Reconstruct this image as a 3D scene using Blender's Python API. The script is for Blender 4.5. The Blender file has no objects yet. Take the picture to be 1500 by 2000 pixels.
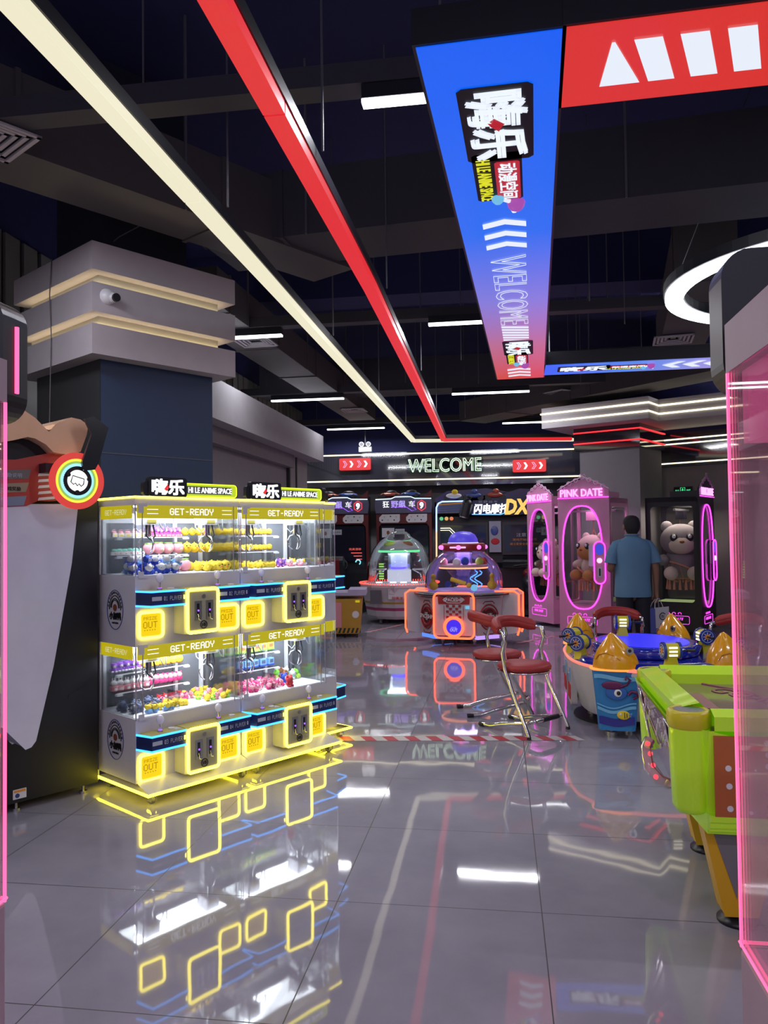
import bpy, math, random
from mathutils import Vector, Matrix
R = math.radians
random.seed(7)
S = bpy.context.scene
COL = S.collection

# ---------------- camera, world, exposure ----------------
cd = bpy.data.cameras.new('camera'); cam = bpy.data.objects.new('camera', cd); COL.objects.link(cam)
cd.sensor_fit = 'VERTICAL'; cd.sensor_height = 36; cd.sensor_width = 27; cd.lens = 1540 / 2000 * 36
cd.clip_start = .05; cd.clip_end = 100
YAW, PIT, ROL = math.atan(228 / 1540), math.atan(44 / 1540), .0125
fw = Vector((-math.sin(YAW), math.cos(YAW), 0)); rt = Vector((math.cos(YAW), math.sin(YAW), 0)); zz = Vector((0, 0, 1))
F = fw * math.cos(PIT) + zz * math.sin(PIT); U = zz * math.cos(PIT) - fw * math.sin(PIT)
r2 = rt * math.cos(ROL) - U * math.sin(ROL); u2 = U * math.cos(ROL) + rt * math.sin(ROL)
mw = Matrix(((r2.x, u2.x, -F.x, 0), (r2.y, u2.y, -F.y, 0), (r2.z, u2.z, -F.z, 1.455), (0, 0, 0, 1)))
cam.matrix_world = mw
S.camera = cam
S.view_settings.view_transform = 'Standard'; S.view_settings.look = 'None'
S.view_settings.gamma = 1; S.view_settings.exposure = 0.0; S.view_settings.use_curve_mapping = False
S.cycles.transparent_max_bounces = 32; S.cycles.max_bounces = 8; S.cycles.glossy_bounces = 5
S.cycles.sample_clamp_indirect = 6
W = bpy.data.worlds.new('world'); S.world = W; W.use_nodes = True
W.node_tree.nodes['Background'].inputs[0].default_value = (.42, .38, .55, 1)
W.node_tree.nodes['Background'].inputs[1].default_value = .85

def area(name, loc, sx, sy, power, col, rot=(0, 0, 0)):
    l = bpy.data.lights.new(name, 'AREA'); l.shape = 'RECTANGLE'; l.size = sx; l.size_y = sy
    l.energy = power; l.color = col
    o = bpy.data.objects.new(name, l); COL.objects.link(o); o.location = loc; o.rotation_euler = rot
    return o
# light of the lamp rows (the visible ones, plus unseen ones added out of frame for fill)
LAMPS_AND_FILL = [(-.06, 3.655), (-2.75, 3.655), (-.15, 7.72), (-2.75, 7.82), (-2.87, 11.65), (-.12, 11.6), (-2.78, 15.1), (.62, 15.0),
         (-.1, -.6), (-3, -.6), (3.2, -.6), (3.4, 3.56), (3.4, 7.7), (3.6, 11.6), (-1.2, -4)]
for i, (x, y) in enumerate(LAMPS_AND_FILL):
    area('lamp_and_fill_light', (x, y, 3.455), 1.15, .06, 34 if y < 13 else 30, (.93, .93, 1))

# ---------------- materials ----------------
MATS = {}
def mat(name, col, rough=.5, metal=0, em=None, es=0, spec=None, coat=0, sub=None):
    if name in MATS: return MATS[name]
    m = bpy.data.materials.new(name); m.use_nodes = True
    b = m.node_tree.nodes['Principled BSDF']
    b.inputs['Base Color'].default_value = (*col, 1); b.inputs['Roughness'].default_value = rough
    b.inputs['Metallic'].default_value = metal
    if em: b.inputs['Emission Color'].default_value = (*em, 1); b.inputs['Emission Strength'].default_value = es
    if spec is not None: b.inputs['Specular IOR Level'].default_value = spec
    if coat: b.inputs['Coat Weight'].default_value = coat
    MATS[name] = m
    if not em:
        nt = m.node_tree; n = nt.nodes.new('ShaderNodeTexNoise'); n.inputs['Scale'].default_value = 9
        n.inputs['Detail'].default_value = 4
        tc = nt.nodes.new('ShaderNodeTexCoord'); nt.links.new(tc.outputs['Object'], n.inputs['Vector'])
        mr = nt.nodes.new('ShaderNodeMapRange'); mr.inputs[3].default_value = .9; mr.inputs[4].default_value = 1.08
        nt.links.new(n.outputs['Fac'], mr.inputs[0])
        mx = nt.nodes.new('ShaderNodeMix'); mx.data_type = 'RGBA'; mx.blend_type = 'MULTIPLY'; mx.inputs[0].default_value = 1
        mx.inputs[6].default_value = (*col, 1); nt.links.new(mr.outputs[0], mx.inputs[7])
        nt.links.new(mx.outputs[2], b.inputs['Base Color'])
    return m
def glow(name, col, s): return mat(name, (.02, .02, .02), .4, 0, col, s)
def glass(name, tint=(1, 1, 1), haze=0., hazecol=(1, 1, 1), refl=1.0):
    m = bpy.data.materials.new(name); m.use_nodes = True; nt = m.node_tree
    for n in list(nt.nodes): nt.nodes.remove(n)
    out = nt.nodes.new('ShaderNodeOutputMaterial'); t = nt.nodes.new('ShaderNodeBsdfTransparent'); t.inputs[0].default_value = (*tint, 1)
    g = nt.nodes.new('ShaderNodeBsdfGlossy'); g.inputs['Roughness'].default_value = .02
    fr = nt.nodes.new('ShaderNodeFresnel'); fr.inputs[0].default_value = 1.35
    ml = nt.nodes.new('ShaderNodeMath'); ml.operation = 'MULTIPLY'; ml.inputs[1].default_value = refl; nt.links.new(fr.outputs[0], ml.inputs[0])
    mx = nt.nodes.new('ShaderNodeMixShader'); nt.links.new(ml.outputs[0], mx.inputs[0])
    base = t
    if haze:
        d = nt.nodes.new('ShaderNodeBsdfDiffuse'); d.inputs[0].default_value = (*hazecol, 1)
        m2 = nt.nodes.new('ShaderNodeMixShader'); m2.inputs[0].default_value = haze
        nt.links.new(t.outputs[0], m2.inputs[1]); nt.links.new(d.outputs[0], m2.inputs[2]); base = m2
    nt.links.new(base.outputs[0], mx.inputs[1]); nt.links.new(g.outputs[0], mx.inputs[2]); nt.links.new(mx.outputs[0], out.inputs[0])
    return m
GLASS = glass('clear_glass', (.97, .98, .98), 0, refl=.7)
GLASSD = glass('smoked_glass', (.35, .36, .42), 0, refl=.8)
PINKG = glass('pink_acrylic', (.985, .93, .96), .095, (.95, .72, .82), refl=.6)  # haze partly stands in for bright reflections on the acrylic panes
DOMEG = glass('dome_acrylic', (.96, .96, .985), .012, (.8, .8, 1), refl=1.2)
WHITE = mat('white_paint', (.55, .54, .58), .45)
CASE = mat('grey_white_case', (.58, .56, .61), .35)
BLACK = mat('black_plastic', (.012, .012, .018), .35)
DARK = mat('dark_grey_sheet', (.03, .03, .038), .45)
NAVY = mat('navy_panel', (.012, .02, .09), .4)
CHROME = mat('chrome', (.75, .75, .78), .12, 1)
STEEL = mat('brushed_steel', (.5, .5, .53), .35, 1)
YEL = glow('yellow_neon', (1, .84, .06), 7)
YELP = glow('yellow_lit_panel', (1, .68, .0), .95)
CYAN = glow('cyan_neon', (.03, .32, 1), 3.4)
YBAND = glow('yellow_band', (.62, .52, .005), .75)
LTW = glow('white_letters', (.95, .97, 1), 1.5)
OLIVE = mat('olive_yellow_deck', (.42, .36, .08), .3)
RUBBER = mat('grey_rubber', (.18, .18, .19), .6)
RED = mat('red_vinyl', (.33, .022, .022), .5)
PINKN = glow('pink_neon', (1, .10, .28), 2.0)
MAG = glow('magenta_neon', (1, .06, .85), 2.2)
ORN = glow('orange_red_neon', (1, .10, .035), 3.0)
BLUEN = glow('blue_neon', (.06, .04, 1), 3.0)
CREAM = glow('cream_light', (1, .94, .69), .86)
CREAML = glow('cream_line', (1, .9, .62), 2.2)
REDS = glow('red_light', (.78, .02, .03), .95)
LAMPW = glow('white_tube', (.95, .97, 1), 6)
MIRR = mat('black_mirror', (.02, .02, .03), .06, .0, spec=1.0, coat=1)
WALLG = mat('grey_wall', (.16, .15, .17), .8)
PLW = mat('white_plastic', (.7, .7, .74), .3)
INK = mat('black_ink', (.01, .01, .012), .6)

# ---------------- mesh builder ----------------
class MB:
    def __init__(s): s.v = []; s.f = []; s.mi = []; s.sm = []; s.m = []; s.T = Matrix()
    def add(s, vs, fs, m, smooth=False):
        if m not in s.m: s.m.append(m)
        k = s.m.index(m); b = len(s.v)
        for p in vs: s.v.append(tuple(s.T @ Vector(p)))
        for f in fs: s.f.append(tuple(i + b for i in f)); s.mi.append(k); s.sm.append(smooth)
        return s
    def box(s, x0, x1, y0, y1, z0, z1, m):
        v = [(x0, y0, z0), (x1, y0, z0), (x1, y1, z0), (x0, y1, z0), (x0, y0, z1), (x1, y0, z1), (x1, y1, z1), (x0, y1, z1)]
        return s.add(v, [(3, 2, 1, 0), (4, 5, 6, 7), (0, 1, 5, 4), (1, 2, 6, 5), (2, 3, 7, 6), (3, 0, 4, 7)], m)
    def prism(s, poly, a, b, m, ax='z', smooth=False):
        # poly in plane; ax = extrusion axis; for 'y' poly is (x,z), for 'x' poly is (y,z)
        def P(p, t):
            return (p[0], p[1], t) if ax == 'z' else ((p[0], t, p[1]) if ax == 'y' else (t, p[0], p[1]))
        n = len(poly); ar = sum(poly[i][0] * poly[(i + 1) % n][1] - poly[(i + 1) % n][0] * poly[i][1] for i in range(n))
        if (ar < 0) != (ax == 'y'): poly = poly[::-1]
        v = [P(p, a) for p in poly] + [P(p, b) for p in poly]
        s.add(v, [tuple(range(n))[::-1], tuple(range(n, 2 * n))], m)
        return s.add(v, [(i, (i + 1) % n, n + (i + 1) % n, n + i) for i in range(n)], m, smooth)
    def cyl(s, c, r, h, m, n=20, ax='z', r2=None, smooth=True):
        r2 = r if r2 is None else r2; v = []
        for t, rr in ((0, r), (h, r2)):
            for i in range(n):
                a = 2 * math.pi * i / n; q = (rr * math.cos(a), rr * math.sin(a))
                v.append((c[0] + q[0], c[1] + q[1], c[2] + t) if ax == 'z' else ((c[0] + q[0], c[1] + t, c[2] - q[1]) if ax == 'y' else (c[0] + t, c[1] + q[0], c[2] + q[1])))
        s.add(v, [tuple(range(n))[::-1], tuple(range(n, 2 * n))], m)
        return s.add(v, [(i, (i + 1) % n, n + (i + 1) % n, n + i) for i in range(n)], m, smooth)
    def lathe(s, prof, m, n=28, c=(0, 0, 0), sx=1, sy=1, a0=0, a1=360, smooth=True):
        full = a1 - a0 >= 360; k = n if full else n + 1; v = []
        for r, z in prof:
            for i in range(k):
                a = R(a0 + (a1 - a0) * i / n); v.append((c[0] + r * sx * math.cos(a), c[1] + r * sy * math.sin(a), c[2] + z))
        f = []
        for j in range(len(prof) - 1):
            for i in range(n):
                i2 = (i + 1) % k; f.append((j * k + i, j * k + i2, (j + 1) * k + i2, (j + 1) * k + i))
        return s.add(v, f, m, smooth)
    def ball(s, c, r, m, n=12, k=8, q=None):
        r = (r, r, r) if not hasattr(r, '__len__') else r
        prof = [(math.sin(math.pi * j / k) or 1e-4, -math.cos(math.pi * j / k)) for j in range(k + 1)]; v = []
        for a_, z in prof:
            for i in range(n):
                a = 2 * math.pi * i / n; p = Vector((r[0] * a_ * math.cos(a), r[1] * a_ * math.sin(a), r[2] * z))
                if q: p = q @ p
                v.append((c[0] + p.x, c[1] + p.y, c[2] + p.z))
        return s.add(v, [(j * n + i, j * n + (i + 1) % n, (j + 1) * n + (i + 1) % n, (j + 1) * n + i) for j in range(k) for i in range(n)], m, True)
    def tube(s, pts, r, m, n=8, closed=False):
        pts = [Vector(p) for p in pts]; L = len(pts); rs = r if hasattr(r, '__len__') else [r] * L
        v = []; up = None
        for i in range(L):
            if closed: t = (pts[(i + 1) % L] - pts[i - 1])
            else: t = pts[min(i + 1, L - 1)] - pts[max(i - 1, 0)]
            t.normalize()
            if up is None:
                up = Vector((0, 0, 1)) if abs(t.z) < .9 else Vector((1, 0, 0))
            up = (up - t * up.dot(t)); up.normalize(); sd = t.cross(up)
            for j in range(n):
                a = 2 * math.pi * j / n; v.append(tuple(pts[i] + (sd * math.cos(a) + up * math.sin(a)) * rs[i]))
        f = []
        for i in range(L if closed else L - 1):
            i2 = (i + 1) % L
            for j in range(n): f.append((i * n + j, i * n + (j + 1) % n, i2 * n + (j + 1) % n, i2 * n + j))
        s.add(v, f, m, True)
        if not closed: s.add(v[:n] + v[-n:], [tuple(range(n)), tuple(range(2 * n - 1, n - 1, -1))], m)
        return s
    def text(s, t, o, w, h, m, r=(1, 0, 0), u=(0, 0, 1), d=.002, bold=0., shear=0.):
        if bold and any(ord(c) > 255 for c in t):
            o = Vector(o); e = bold * (h or .1) * .9; k = Vector(r) * e; l = Vector(u) * e
            for q in (k + l, k - l, -k + l, -k - l): s.text(t, o + q, w and w - 2 * e, h and h - 2 * e, m, r, u, d, 0, shear)
            return s
        vs, fs, tw, th = textmesh(t, bold, shear); r = Vector(r); u = Vector(u); nn = r.cross(u)
        if w is None: w = h * tw / th
        if h is None: h = w * th / tw
        kx, ky = w / tw, h / th; o = Vector(o)
        pts = [tuple(o + r * (x * kx) + u * (y * ky) + nn * (z * d)) for x, y, z in vs]
        return s.add(pts, fs, m)
    def loft(s, rings, m, n=20, caps=True, p=2.0):
        # rings: (cx,cy,cz, rx, ry[, tilt about x])
        v = []
        for g in rings:
            cx, cy, cz, rx, ry = g[:5]; tl = g[5] if len(g) > 5 else 0
            for i in range(n):
                a = 2 * math.pi * i / n; ca, sa = math.cos(a), math.sin(a)
                x = rx * math.copysign(abs(ca) ** (2 / p), ca); y = ry * math.copysign(abs(sa) ** (2 / p), sa)
                v.append((cx + x, cy + y * math.cos(tl), cz + y * math.sin(tl)))
        k = len(rings)
        s.add(v, [(j * n + i, j * n + (i + 1) % n, (j + 1) * n + (i + 1) % n, (j + 1) * n + i) for j in range(k - 1) for i in range(n)], m, True)
        if caps: s.add(v, [tuple(range(n))[::-1], tuple(range((k - 1) * n, k * n))], m)
        return s
    def build(s, name, parent=None, loc=None, rz=0, bevel=0):
        me = bpy.data.meshes.new(name); me.from_pydata(s.v, [], s.f)
        for m in s.m: me.materials.append(m)
        me.polygons.foreach_set('material_index', s.mi); me.polygons.foreach_set('use_smooth', s.sm); me.update()
        o = bpy.data.objects.new(name, me); COL.objects.link(o)
        if parent: o.parent = parent
        if loc is not None: o.location = loc
        o.rotation_euler.z = rz
        if bevel:
            b = o.modifiers.new('b', 'BEVEL'); b.width = bevel; b.segments = 2; b.limit_method = 'ANGLE'; b.angle_limit = R(40)
        return o
TC = {}
def textmesh(t, bold, shear):
    key = (t, bold, shear)
    if key in TC: return TC[key]
    c = bpy.data.curves.new('t', 'FONT'); c.body = t; c.size = 1; c.extrude = .5; c.offset = bold; c.shear = shear; c.resolution_u = 2
    o = bpy.data.objects.new('t', c); COL.objects.link(o)
    dg = bpy.context.evaluated_depsgraph_get(); dg.update()
    me = o.evaluated_get(dg).to_mesh()
    vs = [tuple(v.co) for v in me.vertices]; fs = [tuple(p.vertices) for p in me.polygons]
    o.evaluated_get(dg).to_mesh_clear(); bpy.data.objects.remove(o); bpy.data.curves.remove(c)
    if not vs: vs = [(0, 0, 0), (1, 0, 0), (1, 1, 0)]; fs = [(0, 1, 2)]
    x0 = min(v[0] for v in vs); x1 = max(v[0] for v in vs); y0 = min(v[1] for v in vs); y1 = max(v[1] for v in vs)
    cx, cy = (x0 + x1) / 2, (y0 + y1) / 2
    TC[key] = ([(v[0] - cx, v[1] - cy, v[2] + .5) for v in vs], fs, x1 - x0, max(y1 - y0, .01))
    return TC[key]
def outline_text(t, name, parent, o, w, h, rad, m, rz=0, r=(1, 0, 0), u=(0, 0, 1)):
    c = bpy.data.curves.new('t', 'FONT'); c.body = t; c.size = 1; c.fill_mode = 'NONE'; c.offset = .01; c.resolution_u = 3
    ob = bpy.data.objects.new('t', c); COL.objects.link(ob); dg = bpy.context.evaluated_depsgraph_get(); dg.update()
    me = ob.evaluated_get(dg).to_mesh()
    vs = [v.co.copy() for v in me.vertices]; ed = [tuple(e.vertices) for e in me.edges]
    ob.evaluated_get(dg).to_mesh_clear(); bpy.data.objects.remove(ob)
    x0 = min(v.x for v in vs); x1 = max(v.x for v in vs); y0 = min(v.y for v in vs); y1 = max(v.y for v in vs)
    b = MB(); r = Vector(r); u = Vector(u); O = Vector(o)
    if w is None: w = h * (x1 - x0) / (y1 - y0)
    nx = {}
    for a, b_ in ed: nx.setdefault(a, []).append(b_); nx.setdefault(b_, []).append(a)
    P = lambda i: O + r * ((vs[i].x - (x0 + x1) / 2) * w / (x1 - x0)) + u * ((vs[i].y - (y0 + y1) / 2) * h / (y1 - y0))
    seen = set()
    for s0 in nx:
        if s0 in seen: continue
        loop = [s0]; seen.add(s0); cur = s0
        while True:
            n_ = [k for k in nx[cur] if k not in seen]
            if not n_: break
            cur = n_[0]; seen.add(cur); loop.append(cur)
        if len(loop) > 2: b.tube([P(i) for i in loop], rad, m, 5, True)
    return b.build(name, parent, rz=rz)

def tag(o, label=None, cat=None, group=None, kind=None):
    if label: o['label'] = label
    if cat: o['category'] = cat
    if group: o['group'] = group
    if kind: o['kind'] = kind
    return o
def empty(name, loc=(0, 0, 0), rz=0, label=None, cat=None, group=None):
    o = bpy.data.objects.new(name, None); COL.objects.link(o); o.empty_display_size = .1
    o.location = loc; o.rotation_euler.z = rz; return tag(o, label, cat, group)
def copy_tree(o, parent=None):
    c = o.copy(); COL.objects.link(c)
    c.parent = parent
    for ch in list(o.children): copy_tree(ch, c)
    return c
def rrect(x0, x1, z0, z1, r, k=5):
    pts = []
    for cx, cz, a0 in ((x1 - r, z1 - r, 0), (x0 + r, z1 - r, 90), (x0 + r, z0 + r, 180), (x1 - r, z0 + r, 270)):
        for i in range(k + 1):
            a = R(a0 + 90 * i / k); pts.append((cx + r * math.cos(a), cz + r * math.sin(a)))
    return pts
def struct(o): o['kind'] = 'structure'; return o
def bx(name, x0, x1, y0, y1, z0, z1, m, parent=None): return MB().box(x0, x1, y0, y1, z0, z1, m).build(name, parent)

# ---------------- room shell ----------------
def floor_mat():
    m = bpy.data.materials.new('polished_grey_tiles'); m.use_nodes = True; nt = m.node_tree; b = nt.nodes['Principled BSDF']
    L = nt.links.new; N = nt.nodes.new
    tc = N('ShaderNodeTexCoord'); sp = N('ShaderNodeSeparateXYZ'); L(tc.outputs['Object'], sp.inputs[0])
    def cell(out, off, size):
        a = N('ShaderNodeMath'); a.operation = 'SUBTRACT'; a.inputs[1].default_value = off; L(out, a.inputs[0])
        d = N('ShaderNodeMath'); d.operation = 'DIVIDE'; d.inputs[1].default_value = size; L(a.outputs[0], d.inputs[0])
        fr = N('ShaderNodeMath'); fr.operation = 'FRACT'; L(d.outputs[0], fr.inputs[0])
        s_ = N('ShaderNodeMath'); s_.operation = 'SUBTRACT'; s_.inputs[1].default_value = .5; L(fr.outputs[0], s_.inputs[0])
        ab = N('ShaderNodeMath'); ab.operation = 'ABSOLUTE'; L(s_.outputs[0], ab.inputs[0])
        g = N('ShaderNodeMath'); g.operation = 'GREATER_THAN'; g.inputs[1].default_value = .5 - .0021 / size; L(ab.outputs[0], g.inputs[0])
        fl = N('ShaderNodeMath'); fl.operation = 'FLOOR'; L(d.outputs[0], fl.inputs[0])
        return g.outputs[0], fl.outputs[0], s_.outputs[0]
    gx, ix, fx = cell(sp.outputs[0], -.668, .7985); gy, iy, fy = cell(sp.outputs[1], 2.315, .7985)
    jm = N('ShaderNodeMath'); jm.operation = 'MAXIMUM'; L(gx, jm.inputs[0]); L(gy, jm.inputs[1])
    n = N('ShaderNodeTexNoise'); n.inputs['Scale'].default_value = 1.6; n.inputs['Detail'].default_value = 7; n.inputs['Roughness'].default_value = .62
    L(tc.outputs['Object'], n.inputs['Vector'])
    cr = N('ShaderNodeValToRGB'); cr.color_ramp.elements[0].color = (.24, .229, .283, 1); cr.color_ramp.elements[1].color = (.325, .311, .372, 1)
    cr.color_ramp.elements[0].position = .3; cr.color_ramp.elements[1].position = .7; L(n.outputs['Fac'], cr.inputs[0])
    mx = N('ShaderNodeMix'); mx.data_type = 'RGBA'; L(jm.outputs[0], mx.inputs[0]); L(cr.outputs[0], mx.inputs[6]); mx.inputs[7].default_value = (.015, .015, .018, 1)
    L(mx.outputs[2], b.inputs['Base Color'])
    ro = N('ShaderNodeMapRange'); ro.inputs[3].default_value = .035; ro.inputs[4].default_value = .5; L(jm.outputs[0], ro.inputs[0]); L(ro.outputs[0], b.inputs['Roughness'])
    b.inputs['IOR'].default_value = 1.62
    # gentle unevenness of each tile: a wavy surface plus a slight individual tilt
    n2 = N('ShaderNodeTexNoise'); n2.inputs['Scale'].default_value = 3.2; n2.inputs['Detail'].default_value = 1.2; L(tc.outputs['Object'], n2.inputs['Vector'])
    cb = N('ShaderNodeCombineXYZ'); L(ix, cb.inputs[0]); L(iy, cb.inputs[1])
    wn = N('ShaderNodeTexWhiteNoise'); L(cb.outputs[0], wn.inputs['Vector'])
    sw = N('ShaderNodeSeparateXYZ'); L(wn.outputs['Color'], sw.inputs[0])
    def tilt(a_, f_):
        s_ = N('ShaderNodeMath'); s_.operation = 'SUBTRACT'; s_.inputs[1].default_value = .5; L(a_, s_.inputs[0])
        k = N('ShaderNodeMath'); k.operation = 'MULTIPLY'; L(s_.outputs[0], k.inputs[0]); L(f_, k.inputs[1]); return k.outputs[0]
    t1 = tilt(sw.outputs[0], fx); t2 = tilt(sw.outputs[1], fy)
    ad = N('ShaderNodeMath'); L(t1, ad.inputs[0]); L(t2, ad.inputs[1])
    k1 = N('ShaderNodeMath'); k1.operation = 'MULTIPLY'; k1.inputs[1].default_value = .7; L(ad.outputs[0], k1.inputs[0])
    k2 = N('ShaderNodeMath'); k2.operation = 'MULTIPLY'; k2.inputs[1].default_value = .24; L(n2.outputs['Fac'], k2.inputs[0])
    a2 = N('ShaderNodeMath'); L(k1.outputs[0], a2.inputs[0]); L(k2.outputs[0], a2.inputs[1])
    bp = N('ShaderNodeBump'); bp.inputs['Strength'].default_value = 1; bp.inputs['Distance'].default_value = .0028; L(a2.outputs[0], bp.inputs['Height'])
    L(bp.outputs[0], b.inputs['Normal'])
    return m
struct(bx('floor', -6, 9, -5, 19, -.1, 0, floor_mat()))
CEIL = mat('navy_black_soffit', (.022, .026, .11), .8)  # blue raised in the colour to stand for the haze of blue light
struct(bx('ceiling', -6, 9, -2.5, 19, 4.9, 5.0, CEIL))
WB = mat('back_wall_paint', (.2, .19, .20), .85)
struct(bx('wall_back', -6, 9, 16.1, 16.3, 0, 3.1, WB))
struct(bx('wall_back_upper', -6, 9, 16.12, 16.3, 3.1, 4.9, CEIL))
struct(bx('wall_right', 8.8, 9, -5, 19, 0, 4.9, WALLG))
WL = mat('pale_wall_left', (.30, .29, .28), .8)
struct(bx('wall_left', -4.3, -4.15, -5, 19, 0, 3.0, WL))
# corrugated upper part of the left wall
b = MB(); y = -2.0
while y < 16:
    b.box(-4.2, -4.1, y, y + .2, 3.0, 4.05, mat('corrugated_panel', (.2, .2, .17), .6)); b.box(-4.2, -4.13, y + .2, y + .26, 3.0, 4.05, DARK); y += .26
struct(b.build('wall_left_cladding'))
struct(bx('wall_left_upper', -4.3, -4.16, -5, 19, 4.05, 4.9, CEIL))
# ---- left bulkhead and shutter wall
BUL = mat('bulkhead_plaster', (.33, .32, .34), .8)
struct(bx('wall_left_bulkhead', -3.4, -2.72, 6.2, 12.0, 2.6, 3.0, BUL))
struct(MB().box(-3.12, -3.0, 6.2, 10.9, 0, 2.6, mat('shutter_wall', (.2, .19, .21), .7)).box(-3.16, -2.96, 10.9, 11.9, 0, 2.6, mat('shutter_jamb', (.26, .25, .26), .7)).build('wall_left_lower'))
struct(bx('trim_1', -3.06, -2.95, 10.85, 10.91, 0, 2.6, DARK)); struct(bx('trim_2', -3.06, -2.94, 11.2, 11.25, 0, 2.6, DARK))
struct(MB().box(-3.0, -2.9, 6.2, 10.9, 2.42, 2.6, mat('bulkhead_step', (.2, .19, .21), .8)).build('trim_3'))
# ---- left column with banded head
cx = empty('column', (-2.711, 5.057, 0), R(56.4)); struct(cx)
PN = mat('navy_column_board', (.022, .042, .098), .5); PB = mat('black_column_board', (.03, .03, .034), .6)
b = MB().box(0, .93, .004, .97, 0, 2.7, PN).box(-.001, .004, .004, .97, 0, 2.7, PB)
struct(b.build('column_face', cx))
struct(MB().box(0, .93, .001, .004, 2.04, 2.046, mat('seam_grey', (.09, .1, .13), .6)).build('column_seam', cx))
struct(bx('column_core', -.03, .96, -.03, 1.0, 2.7, 3.44, mat('cream_core', (.5, .48, .4), .7), cx))
struct(bx('column_upper', .1, .8, .15, .85, 3.4, 4.9, mat('navy_upper', (.02, .024, .045), .8), cx))
PW = mat('lilac_white_board', (.46, .42, .46), .6)
for z0, z1 in ((3.26, 3.45), (2.975, 3.175), (2.69, 2.895)):
    struct(bx('column_band', -.125, 1.055, -.125, 1.095, z0, z1, PW, cx))
WARM = glow('warm_cove', (1, .80, .46), 6)
for z in (3.21, 2.93):
    b = MB(); zl = z - .032
    for q in ((-.052, .982, -.052, -.036), (-.052, -.036, -.052, 1.02), (.966, .982, -.052, 1.02)): b.box(*q, zl, zl + .010, WARM); struct(b.build('cove_light', cx))
cc = empty('security_camera', (-2.655, 5.0, 3.09), R(56.4), 'white dome security camera on the banded head of the navy column', 'security camera')
b = MB(); b.cyl((0, -.02, 0), .062, .02, PLW, ax='y'); b.ball((0, -.04, 0), .056, PLW); b.build('camera_mount', cc)
b = MB(); b.ball((.022, -.075, -.008), .036, PLW); b.cyl((.03, -.122, -.012), .028, .02, BLACK, ax='y'); b.build('camera_lens', cc)
ut = math.sin(R(33.6)), math.cos(R(33.6))
def colp(x, y, z): q = Matrix.Rotation(R(56.4), 3, 'Z') @ Vector((x, y, 0)); return (-2.711 + q.x, 5.057 + q.y, z)
b = MB(); b.tube([colp(-.13, .45, 3.46), colp(-.14, .46, 3.2), colp(-.13, .455, 2.9), colp(-.14, .45, 2.6), colp(-.145, .455, 2.2), colp(-.14, .45, 1.98)], .004, mat('cable_grey', (.12, .11, .12), .6), 6)
tag(b.build('hanging_cable'), 'thin grey cable hanging down the dark left side of the column', 'cable')
b = MB(); b.tube([colp(.1, .45, 3.45), colp(.2, .1, 3.62), colp(.35, -.1, 3.74), colp(.6, -.1, 3.76), colp(.85, -.05, 3.66)], .005, MATS['cable_grey'], 6)
tag(b.build('looped_cable'), 'grey cable looping above the banded head of the column', 'cable')
# ---- back band with neon and welcome lettering
bz = empty('sign_band', (-4.1, 15.6, 0), 0, 'black mirrored band with cream neon lines along the back wall', 'sign band')
MB().box(0, 5.9, 0, .5, 2.42, 3.10, MIRR).build('mirror_panel', bz)
bx('neon_line', .0, 5.75, -.02, 0, 3.05, 3.075, CREAML, bz); bx('neon_line', .0, 5.75, -.02, 0, 2.525, 2.55, CREAML, bz)
wl = empty('welcome_sign', (-1.08, 15.56, 2.815), 0, 'pale green neon outline letters reading WELCOME on the mirrored band', 'sign')
outline_text('WELCOME', 'lettering', wl, (0, 0, 0), 1.44, .26, .0085, glow('pale_green_neon', (.75, 1, .72), 1.5))
MB().box(-.76, .76, .012, .02, -.15, .15, glass('clear_backing', (.85, .9, .88))).build('backing', wl)
def chev(x, z, w, h, t, k=1): return [(x, z + h / 2), (x + t, z + h / 2), (x + w, z), (x + t, z - h / 2), (x, z - h / 2), (x + w - t, z)]
def arrow_sign(x, z, lab):
    a = empty('arrow_sign', (x, 15.57, z), 0, lab, 'sign', 'red arrow signs on the mirrored band')
    MB().prism(rrect(-.32, .32, -.12, .12, .03), -.03, 0, glow('red_sign_face', (.8, .01, .012), 1.0), 'y').build('sign_face', a)
    b = MB()
    for i, xx in enumerate((-.24, -.11, .05, .18)):
        if i % 2: b.prism(chev(xx, 0, .08, .13, .04), -.036, -.03, LTW, 'y')
        else:
            q = chev(xx, 0, .08, .13, .035); b.tube([(p[0], -.034, p[1]) for p in q], .005, glow('lilac_line', (.9, .6, 1), 1.2), 5, True)
    b.build('arrows', a)
arrow_sign(-2.88, 2.875, 'small red lit sign with white arrows left of the WELCOME letters')
arrow_sign(.565, 2.757, 'small red lit sign with white arrows between WELCOME and the grey column')
# ---- right column with mirrored collar and the white fascia above
c2 = empty('column_right', (2.012, 11.92, 0), R(-30)); struct(c2)
GC = mat('grey_column_paint', (.17, .16, .18), .7)
struct(bx('column_shaft', -.93, -.0, .02, .95, 0, 2.7, GC, c2))
struct(bx('column_collar', -1.0, .03, -.03, 1.0, 2.7, 3.04, MIRR, c2))
REDL = glow('red_line', (1, .03, .04), 1.7)
for z in (2.965, 2.80):
    b = MB(); b.tube([(-1.0, -.045, z), (.045, -.045, z), (.045, 1.0, z)], .011, REDL, 6); struct(b.build('red_line', c2))
FA = mat('white_fascia', (.42, .39, .42), .7)
struct(MB().box(-1.35, .3, -.4, 1.4, 3.04, 3.35, FA).box(.3, 3.2, .0, 1.4, 3.04, 3.35, FA).build('fascia', c2))
for z in (3.26, 3.14):
    b = MB(); b.tube([(-1.36, .5, z), (-1.36, -.41, z), (.31, -.41, z), (.31, -.01, z), (3.2, -.01, z)], .013, CREAML, 6); struct(b.build('fascia_line', c2))
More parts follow.
